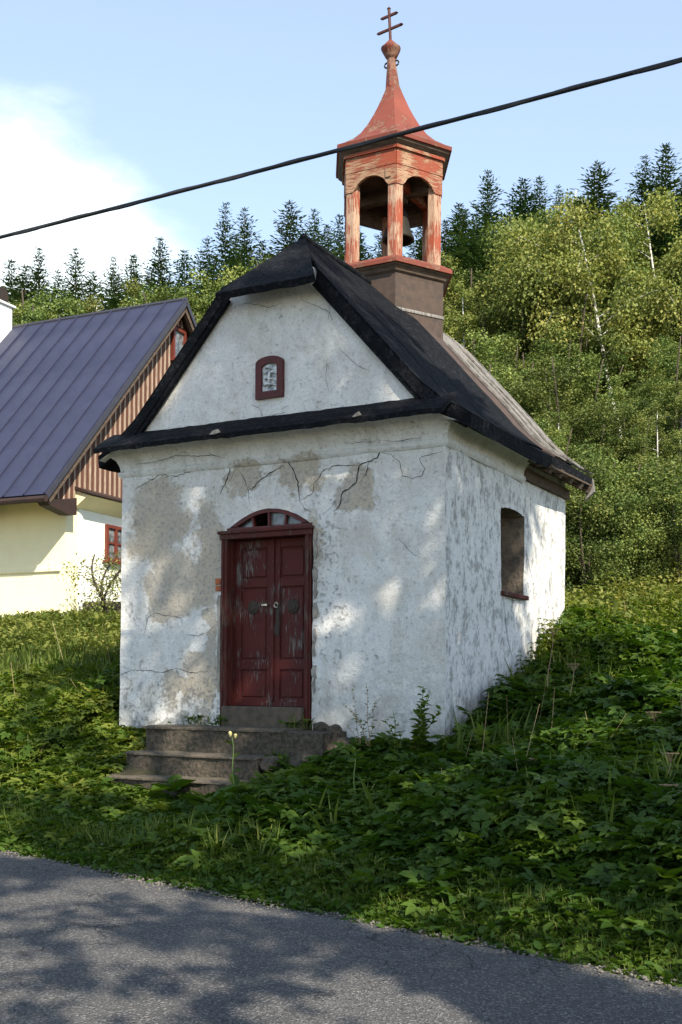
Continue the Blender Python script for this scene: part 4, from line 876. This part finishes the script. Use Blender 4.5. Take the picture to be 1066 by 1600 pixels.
# three birches whose white trunks stand out
for k, (bx, by, tx, ty, Y, lb, yl) in enumerate(((958, 620, 895, 330, 40, 'birch with a leaning white trunk above the dark gap in the wood', 0), (884, 520, 835, 330, 43, 'birch with a thin white trunk left of the leaning one', 0), (1016, 430, 1003, 292, 47, 'yellowing birch with a straight white trunk near the right edge', 0))):
    x0, x1 = xat(bx, Y), xat(tx, Y); zg = gz(x0, Y); zt = ztop(ty, Y); xb = x0+(x0-x1)*(ztop(by, Y)-zg)/max(1., zt-ztop(by, Y)); zg = gz(xb, Y); h = zt-zg
    pr_ = broad_tree(60+k, h, 2.5, (.42 if k < 2 else .35), 30000, .12, M['leaf_birch'], M['birch'], droop=.5, lean=((x1-xb)/h, 0.), tr=.115 if k == 0 else .10, clumps=95)
    plant_tree('birch_tree', pr_, xb, Y, h, h, lb, 'tree', 'birches with visible trunks', rz=0.)
x = xat(893, 56); pr_ = broad_tree(77, ztop(266, 56)-gz(x, 56), 1.5, .5, 4500, .13, M['leaf_birch'], M['birch'], droop=.4, tr=.12, clumps=60)
plant_tree('birch_tree', pr_, x, 56, 1., 1., 'thin half bare birch rising among the skyline spruces', 'tree', 'birches with visible trunks', rz=0.)
# roadside trees that shade the chapel, beside and behind the viewer
def sp_(s, p): return s*.392+p*.92, -s*.92+p*.392
for k, (s0, p0, zt, zb, rad, n) in enumerate(SHADE):
    x, y = sp_(s0, p0); g_ = gz(x, y); H = zt-g_
    pr_ = broad_tree(90+k, H, rad, max(.12, (zb-g_)/H), n, .26, M['leaf_mix'], M['bark'], droop=.1, tr=.26, clumps=150, gap=.36, csc=.46)
    plant_tree('roadside_tree', pr_, x, y, H, H, 'tall leafy roadside tree shading the chapel, '+('beside the verge', 'across the road', 'behind the viewer', 'farther along the road')[k], 'tree', 'shade trees along the road', rz=0., sink=.05)

# ------------------------------------------------------------------ ground plants
def inlocal(x, y, O_, u_, b_): d = np.stack([x-O_[0], y-O_[1]], -1); return d@u_[:2], d@b_[:2]
def free(x, y, pad=.0):
    a, c = inlocal(x, y, CO, U, B); ok = ~((np.abs(a) < HW+.04+pad) & (c > -.04-pad) & (c < DEP+.05))
    ok &= ~((a > -1.40-pad) & (a < .56+pad) & (c > -1.30-pad) & (c < .05)) & ~((a > -1.4) & (a < 1.15+pad) & (c > -.58-pad) & (c < .05))
    a, c = inlocal(x, y, HO, UH, BH); ok &= ~((a < .06) & (a > -10) & (c > -.06) & (c < 8))
    return ok
def sample(n, dmin, dmax, ymin, ymax, margin=.06, pad=0., seed=0, cond=None):
    r = np.random.default_rng(seed); out = np.zeros((0, 2))
    while len(out) < n:
        Y = r.uniform(ymin, ymax, n*3); X = Y*r.uniform(-.303-margin, .303+margin, n*3); keep = r.uniform(0, 1, n*3) < Y/ymax
        d = X*RN[0]+Y*RN[1]-RE; ok = keep & (d > dmin) & (d < dmax) & free(X, Y, pad)
        if cond is not None: ok &= cond(X, Y, d, r)
        out = np.r_[out, np.c_[X, Y][ok]]
    return out[:n]
def leaflet(x, y, yaw, l, wd_, fold=.12):
    p = np.array([(0, 0, 0), (.32*l, wd_*.5, fold*wd_), (.72*l, wd_*.36, fold*wd_*.4), (l, 0, -.12*l), (.72*l, -wd_*.36, fold*wd_*.4), (.32*l, -wd_*.5, fold*wd_)])
    c, s = math.cos(yaw), math.sin(yaw); q = p.copy(); q[:, 0] = x+p[:, 0]*c-p[:, 1]*s; q[:, 1] = y+p[:, 0]*s+p[:, 1]*c; q[:, 2] -= .10*q[:, 0]**2
    return q, np.array([(0, 1, 2, 3), (0, 3, 4, 5)])[:, ::-1]
def compound(spec):
    V, F = [], []
    for a in spec: v, f = leaflet(*a); F.append(f+sum(len(q) for q in V)); V.append(v)
    return np.concatenate(V), np.concatenate(F)
ELDER = compound([(.52, 0, 0, .52, .30), (.50, .02, 1.0, .44, .26), (.50, -.02, -1.0, .44, .26), (.18, .02, .85, .46, .26), (.18, -.02, -.85, .46, .26), (.20, .0, 1.75, .34, .20), (.20, .0, -1.75, .34, .20)])
OVATE = compound([(0, 0, 0, 1., .62)])
LOBED = compound([(0, 0, 0, 1., .5), (.0, 0, .75, .8, .42), (.0, 0, -.75, .8, .42), (0, 0, 1.55, .55, .34), (0, 0, -1.55, .55, .34)])
BLADE = (np.array([(0, -.034, 0), (0, .034, 0), (.55, .026, .08), (.55, -.026, .08), (1, .002, -.06), (1, -.002, -.06)]), np.array([(0, 3, 2, 1), (3, 5, 4, 2)]))
def foliage(name, tpl, xy, hfun, szfun, mat_, seed, pitch=(-.15, .35), kind_label=None, perplant=1, spread=.0, label=None, clump=3.):
    r = np.random.default_rng(seed); xy = np.repeat(xy, perplant, 0); n = len(xy)
    a = r.uniform(0, 6.283, n); sd2 = spread*r.uniform(.2, 1, n); x = xy[:, 0]+np.cos(a)*sd2; y = xy[:, 1]+np.sin(a)*sd2
    ok = free(x, y, .02); x, y, a = x[ok], y[ok], a[ok]; n = len(x)
    h = hfun(x, y, r); z = ground(x, y)+h; sz = szfun(x, y, r)
    V, F, ow = scatter(*tpl, np.c_[x, y, z], a+r.normal(0, .5, n), r.normal(pitch[0], pitch[1], n), r.normal(0, .35, n), sz)
    cn = .5+.5*np.sin(x*clump+seed)*np.sin(y*clump*.8+2*seed); rv = np.clip(.35*cn+.65*r.beta(2, 2.4, n), 0, 1)
    o = linkmesh(name, np_mesh(name, V, F, mat_, rv[ow])); tag(o, label, None, None, 'stuff'); return o
def lump(x, y, s): return .5+.5*np.sin(x*1.9+s)*np.sin(y*1.6+1.3*s)+.25*np.sin(x*4.3+s)*np.sin(y*3.9)
def near(x, y):
    a, c = inlocal(x, y, CO, U, B); k = np.clip((-c-.15)/2.6, 0, 1); k = np.where((a < 2.4+.0*a) & (a > -2.6), .30+.70*k*k, 1.); s_ = np.clip(np.hypot((a+.45)/1.5, (c+1.6)/1.1)-.35, .22, 1); return np.minimum(k, s_)
def dist(x, y): return x*RN[0]+y*RN[1]-RE
# ground elder on the bank right of the steps
xy = sample(3300, .55, 8.5, 6., 15.5, seed=1, cond=lambda X, Y, d, r: (X > -1.6+r.normal(0, .3, len(X))))
foliage('ground_elder', ELDER, xy, lambda x, y, r: near(x, y)*np.clip((.08+.30*lump(x, y, 2)+.10*np.clip(x-1.2, 0, 2))*np.clip((dist(x, y)-.2)/1.1, .15, 1)*r.uniform(.45, 1.1, len(x)), .04, .75), lambda x, y, r: .21*r.uniform(.6, 1.25, len(x)), M['herb'], 3, perplant=7, spread=.27, label='dense dark green ground elder covering the bank right of the steps')
# mixed herbs on the bank left of the chapel and round the steps
xy = sample(2500, .45, 9., 8., 17., seed=2, cond=lambda X, Y, d, r: (X < -1.1+r.normal(0, .4, len(X))))
foliage('bank_herbs', ELDER, xy, lambda x, y, r: near(x, y)*np.clip((.06+.22*lump(x, y, 5))*np.clip(dist(x, y)/1.4, .2, 1)*r.uniform(.4, 1.1, len(x)), .03, .5), lambda x, y, r: .17*r.uniform(.5, 1.25, len(x)), M['weed'], 5, perplant=5, spread=.22, label='mixed green herbs on the bank left of the chapel')
# broad leaves mixed in
xy = sample(1500, .5, 9., 6.5, 16., seed=3)
foliage('broad_leaved_herbs', LOBED, xy, lambda x, y, r: near(x, y)*np.clip((.08+.28*lump(x, y, 4))*np.clip((dist(x, y)-.2)/1.2, .15, 1)*r.uniform(.5, 1.1, len(x)), .04, .7), lambda x, y, r: .13*r.uniform(.5, 1.3, len(x)), M['herb'], 7, perplant=3, spread=.16, label='broad leaved herbs scattered over the whole bank')
# sunny weeds behind, up to the wood and the cottage
xy = sample(5200, 4.5, 26., 14., 29., seed=4, cond=lambda X, Y, d, r: (Y > 15.2))
foliage('hillside_weeds', OVATE, xy, lambda x, y, r: np.clip((.10+.55*lump(x, y, 1)*(x > 1)+.12*(x < 1))*r.uniform(.1, 1.05, len(x)), .03, 1.0), lambda x, y, r: .10*r.uniform(.5, 1.4, len(x)), M['dry_weed'], 9, perplant=14, spread=.30, pitch=(.1, .5), label='sunlit yellow green weeds on the slope behind the chapel')
# grass along the road and on the left bank
xy = sample(2600, -.02, .85, 5.8, 13.5, seed=5)
foliage('verge_grass', BLADE, xy, lambda x, y, r: 0*x-.01, lambda x, y, r: r.uniform(.06, .19, len(x))*np.clip(.45+dist(x, y)*.9, .35, 1.), M['grass'], 11, pitch=(.95, .35), perplant=16, spread=.09, label='tufted grass along the edge of the road')
xy = sample(2000, .5, 12., 9., 24., seed=6, cond=lambda X, Y, d, r: X < -.5)
foliage('bank_grass', BLADE, xy, lambda x, y, r: 0*x-.01, lambda x, y, r: near(x, y)*r.uniform(.12, .36, len(x)), M['grass'], 13, pitch=(.95, .4), perplant=14, spread=.12, label='longer grass tufts on the left bank below the cottage')
xy = sample(2400, .02, 1.1, 5.8, 13.5, seed=8)
foliage('verge_clover', OVATE, xy, lambda x, y, r: r.uniform(.01, .09, len(x))*np.clip(.4+dist(x, y), .3, 1.2), lambda x, y, r: .075*r.uniform(.5, 1.4, len(x)), M['herb'], 15, pitch=(.1, .4), perplant=9, spread=.12, label='low small leaved plants creeping over the road verge')
def nettle(nl=9):
    V, F = [], []; n0 = 0
    st = np.array([(-.006, 0, 0), (.006, 0, 0), (.004, 0, 1), (-.004, 0, 1)]); V.append(st); F.append(np.array([(0, 1, 2, 3)])); n0 = 4
    for k in range(nl):
        z = .22+.76*k/(nl-1); l = .20*(1.1-.75*k/(nl-1))
        for sgn in (0, math.pi):
            v, f = leaflet(0, 0, 0, l, l*.52); a = sgn+k*math.pi/2+.3*math.sin(k*3.1); c_, s_ = math.cos(a), math.sin(a); q = v.copy(); q[:, 2] = z+v[:, 2]+v[:, 0]*(.35-.7*v[:, 0]/l); q[:, 0] = v[:, 0]*c_-v[:, 1]*s_; q[:, 1] = v[:, 0]*s_+v[:, 1]*c_
            V.append(q); F.append(f+n0); n0 += len(q)
    V = np.concatenate(V); return np.c_[V[:, 2], V[:, 1], -V[:, 0]], np.concatenate(F)
xy = sample(420, 2.6, 14., 9., 19., pad=.08, seed=21, cond=lambda X, Y, d, r: (X > .2) & (lump(X, Y, 3)+r.normal(0, .2, len(X)) > .62) & (near(X, Y) > .85))
side_xy = []
for k in range(150):
    yy = random.uniform(.15, 4.4); xx = HW+.1+abs(random.gauss(0, .5)); side_xy.append(chap(xx, yy))
for k in range(120):
    side_xy.append(chap(HW+.15+abs(random.gauss(0, .45)), random.uniform(2.2, 4.6)))
foliage('nettles', nettle(), np.r_[xy, np.array(side_xy)], lambda x, y, r: 0*x-.02, lambda x, y, r: r.uniform(.35, .8, len(x))*np.clip(.35+.25*(y-12), .45, 1.), M['weed'], 23, pitch=(1.5, .16), label='upright nettles standing above the bank right of the chapel')
xy = sample(150, 1.2, 12., 7.5, 19., seed=22, cond=lambda X, Y, d, r: (X > -.2) & (lump(X, Y, 6)+r.normal(0, .2, len(X)) > .6))
foliage('bank_tussocks', BLADE, xy, lambda x, y, r: 0*x, lambda x, y, r: near(x, y)*r.uniform(.25, .62, len(x)), M['grass'], 25, pitch=(1.05, .35), perplant=9, spread=.10, label='arching grass blades among the herbs of the right bank')
xy = sample(110, 1.5, 16., 8., 21., seed=24, cond=lambda X, Y, d, r: (near(X, Y) > .6))
foliage('dead_stems', (np.array([(0, -.004, 0), (0, .004, 0), (1, .003, .04), (1, -.003, .04)]), np.array([(0, 1, 2, 3)])), xy, lambda x, y, r: 0*x, lambda x, y, r: r.uniform(.4, .95, len(x)), M['dry_leaf'], 27, pitch=(1.15, .35), perplant=1, spread=.06, label='thin dead stems leaning over the bank')
# crumbs of gravel along the road edge
r = np.random.default_rng(4); n = 6500; q = r.uniform(-16, 10, n); d = r.normal(.0, .13, n)+wob(q, 1.); d = np.where(r.uniform(0, 1, n) < .12, d-np.abs(r.normal(0, .5, n)), d)
xy = RD[None]*q[:, None]+RN[None]*(RE+d)[:, None]; OCT = (np.array([(1, 0, 0), (0, .8, .1), (-1, .1, 0), (0, -.8, 0), (.1, 0, .6), (0, 0, -.6)]), np.array([(0, 1, 4), (1, 2, 4), (2, 3, 4), (3, 0, 4), (1, 0, 5), (2, 1, 5), (3, 2, 5), (0, 3, 5)]))
V, F, ow = scatter(*OCT, np.c_[xy, np.where(d < .02, ROADZ+.004, np.maximum(ground(xy[:, 0], xy[:, 1]), ROADZ-.01)+.004)], r.uniform(0, 6.28, n), r.normal(0, .3, n), r.normal(0, .3, n), np.abs(r.normal(.009, .005, n))+.003)
tag(linkmesh('edge_gravel', np_mesh('edge_gravel', V, F, M['gravel'])), 'loose gravel crumbs along the road edge', kind='stuff')

# ---- single plants that stand out
def stalk(name, px, py_b, py_t, Y, label, cat, head, leaves=6, lean_=.0, r0=.008, group=None, lsz=.13, msten='stem', low=0., tpl=OVATE, stems=1):
    x = xat(px, Y); g_ = gz(x, Y); H = ztop(py_t, Y)-g_; o = empty(name, (x, Y, g_-.02), 0.); tag(o, label, cat, group)
    rr = np.random.default_rng(int(px)); H0 = H
    for q_ in range(stems):
        H = H0*(1. if q_ == 0 else rr.uniform(.45, .95)); ln_ = lean_+(rr.normal(0, .28) if q_ else 0.); ly_ = rr.normal(0, .12) if q_ else 0.
        pts = [(ln_*H*t*t+.012*math.sin(t*9+q_), ly_*H*t+.01*math.cos(t*7), H*t) for t in np.linspace(0, 1, 9)]
        MB().tube(pts, [r0*(1-.55*t) for t in np.linspace(0, 1, 9)], 6).build('stem', M[msten], o, smooth=True)
        for k in range(leaves):
            t = low+(.99-low)*(k+.5)/leaves; i = t*8; f_ = i-int(i); p = np.array(pts[int(i)])*(1-f_)+np.array(pts[min(8, int(i)+1)])*f_
            V, F, ow = scatter(*tpl, p[None], np.array([k*2.4+rr.normal(0, .4)]), np.array([rr.uniform(.1, .95)]), np.array([rr.normal(0, .4)]), np.array([lsz*(1.15-.6*t)*rr.uniform(.7, 1.25)]))
            linkmesh('leaf', np_mesh('leaf', V, F, M['weed'], rr.uniform(.1, .6, len(F))), o)
    H = H0; pts = [(lean_*H*t*t+.012*math.sin(t*9), .01*math.cos(t*7), H*t) for t in np.linspace(0, 1, 9)]
    top = np.array(pts[-1])
    if head == 'flower':
        for k in range(3):
            c_ = top+np.array([.035*math.cos(k*2.1), .02*math.sin(k*2.1), .01+.012*k]); mb = MB().lathe([(.005, -.022), (.012, -.008), (.018, .012), (.009, .024)], 7); mb.v = [(p[0]+c_[0], p[1]+c_[1], p[2]+c_[2]) for p in mb.v]; mb.build('flower', M['flower'], o)
    elif head == 'umbel':
        mb = MB()
        for k in range(11):
            a = k*2.4; e = top+np.array([.075*math.cos(a)*(k/11)**.5, .075*math.sin(a)*(k/11)**.5, .05]); mb.tube([top-(0, 0, .02), e], .0018, 4)
            for j in range(5):
                e2 = e+np.array([.016*math.cos(j*1.26), .016*math.sin(j*1.26), .010]); mb.tube([e, e2], [.001, .004], 4)
        mb.build('umbel', M['dry_stem'], o)
    return o
stalk('flower_stalk', 368, 1290, 1150, 11.4, 'tall stalk with pale yellow flower heads in front of the steps', 'flower', 'flower', 5, -.05, .010, lsz=.16)
stalk('tall_stem', 557, 1290, 1165, 10.4, 'lone upright green stem with a leaf tuft right of the steps', 'plant', None, 7, -.03, .009, lsz=.14, low=.75)
stalk('bushy_weed', 655, 1160, 1068, 11.75, 'dark bushy weed standing against the front wall corner', 'plant', None, 26, .05, .008, lsz=.11, low=.1, stems=6)
stalk('bushy_weed', 622, 1165, 1110, 11.7, 'short dark weed beside the bushy one at the wall', 'plant', None, 14, -.1, .007, lsz=.10, stems=4)
stalk('thin_weed', 578, 1150, 1062, 12.0, 'thin wiry weed in front of the wall near the rubble', 'plant', None, 16, -.06, .005, lsz=.055, msten='dry_stem', low=.25, stems=4)
stalk('thin_weed', 562, 1150, 1072, 12.05, 'thin wiry weed just right of the door rubble', 'plant', None, 12, -.12, .004, lsz=.05, msten='dry_stem', low=.3, stems=3)
for px, py, Y, lb in ((855, 985, 12.6, 'tall pale stem rising beside the chapel side wall'), (890, 1040, 12.2, 'second pale stem right of the side wall weeds')):
    stalk('tall_stem', px, 1130, py, Y, lb, 'plant', 'umbel', 2, .06, .007, msten='dry_stem')
for px, py, Y, lb in ((838, 1190, 9.8, 'brown seed umbel in the middle of the right bank'), (868, 1210, 9.6, 'tilted brown seed umbel beside the upright one'), (1028, 1115, 10.5, 'brown seed umbel at the right edge, upper one'), (1040, 1180, 9.4, 'brown seed umbel at the right edge, lower one'), (1052, 1230, 8.6, 'lowest brown seed umbel near the right edge')):
    stalk('seed_umbel', px, 1300, py, Y, lb, 'plant', 'umbel', 2, random.uniform(-.15, .15), .006, msten='dry_stem')
for px, py, Y, s, lb in ((270, 1165, 12.0, .34, 'big round dock leaf plant left of the steps'), (330, 1275, 11.0, .32, 'large leaved plant in front of the lowest step'), (905, 955, 15.2, .30, 'pale broad leaved plant beside the rear chapel corner'), (1050, 1440, 7.2, .26, 'large leaved plant at the right road edge')):
    x = xat(px, Y); o = empty('leafy_plant', (x, Y, gz(x, Y)-.01)); tag(o, lb, 'plant'); rr = np.random.default_rng(px)
    for k in range(9):
        V, F, ow = scatter(*OVATE, np.array([[0, 0, .05+.16*rr.uniform()]]), np.array([k*.7+rr.normal(0, .2)]), np.array([rr.uniform(.1, .7)]), np.array([rr.normal(0, .3)]), np.array([s*rr.uniform(.7, 1.15)]))
        linkmesh('leaf', np_mesh('leaf', V, F, M['herb'], rr.uniform(.4, .8, len(F))), o)
for px, py, lb in ((160, 1325, 'pale fallen leaf on the verge below the left bank'), (318, 1358, 'pale curled leaf at the road edge')):
    r_ = ray(px, py); t_ = ROADZ+.07; Y = t_/r_[2]; x = r_[0]*Y; V, F, ow = scatter(*LOBED, np.array([[0, 0, .05]]), np.array([.6]), np.array([.5]), np.array([.4]), np.array([.09]))
    o = linkmesh('fallen_leaf', np_mesh('fallen_leaf', V, F, M['pale_leaf']), None, (x, Y, gz(x, Y))); tag(o, lb, 'leaf')
for lx, ly, z, n, lb in ((-.62, -.10, -.49, 26, 'grass tuft on the landing at the left door jamb'), (.46, -.12, -.50, 40, 'grass tuft on the landing at the right door jamb'), (.55, -.70, -.86, 46, 'grass tuft hanging over the right end of the steps'), (-1.0, -.05, -.49, 30, 'weed tuft between the landing and the white wall')):
    x, y = chap(lx, ly); rr = np.random.default_rng(n); o = empty('grass_tuft', (x, y, z)); tag(o, lb, 'grass tuft')
    V, F, ow = scatter(*BLADE, np.c_[rr.normal(0, .09, n), rr.normal(0, .05, n), np.zeros(n)], rr.uniform(0, 6.28, n), rr.normal(.9, .4, n), rr.normal(0, .3, n), rr.uniform(.07, .22, n)); linkmesh('blades', np_mesh('blades', V, F, M['grass'], rr.uniform(0, .8, n)[ow]), o)
    V, F, ow = scatter(*LOBED, np.c_[rr.normal(0, .10, 14), rr.normal(0, .05, 14), rr.uniform(.02, .10, 14)], rr.uniform(0, 6.28, 14), rr.normal(.2, .4, 14), rr.normal(0, .3, 14), rr.uniform(.04, .09, 14)); linkmesh('leaves', np_mesh('leaves', V, F, M['herb'], rr.uniform(0, 1, 14)[ow]), o)
# shrub at the cottage gable
Y = 22.4; x = xat(160, Y); pr_ = broad_tree(51, 1.55, .55, .10, 1900, .055, M['leaf_mix'], M['bark'], droop=.1, tr=.03, clumps=60, multi=3)
plant_tree('shrub', pr_, x, Y, 1.55, 1.55, 'slender leafy shrub in front of the white cottage gable', 'shrub', None, rz=0.)
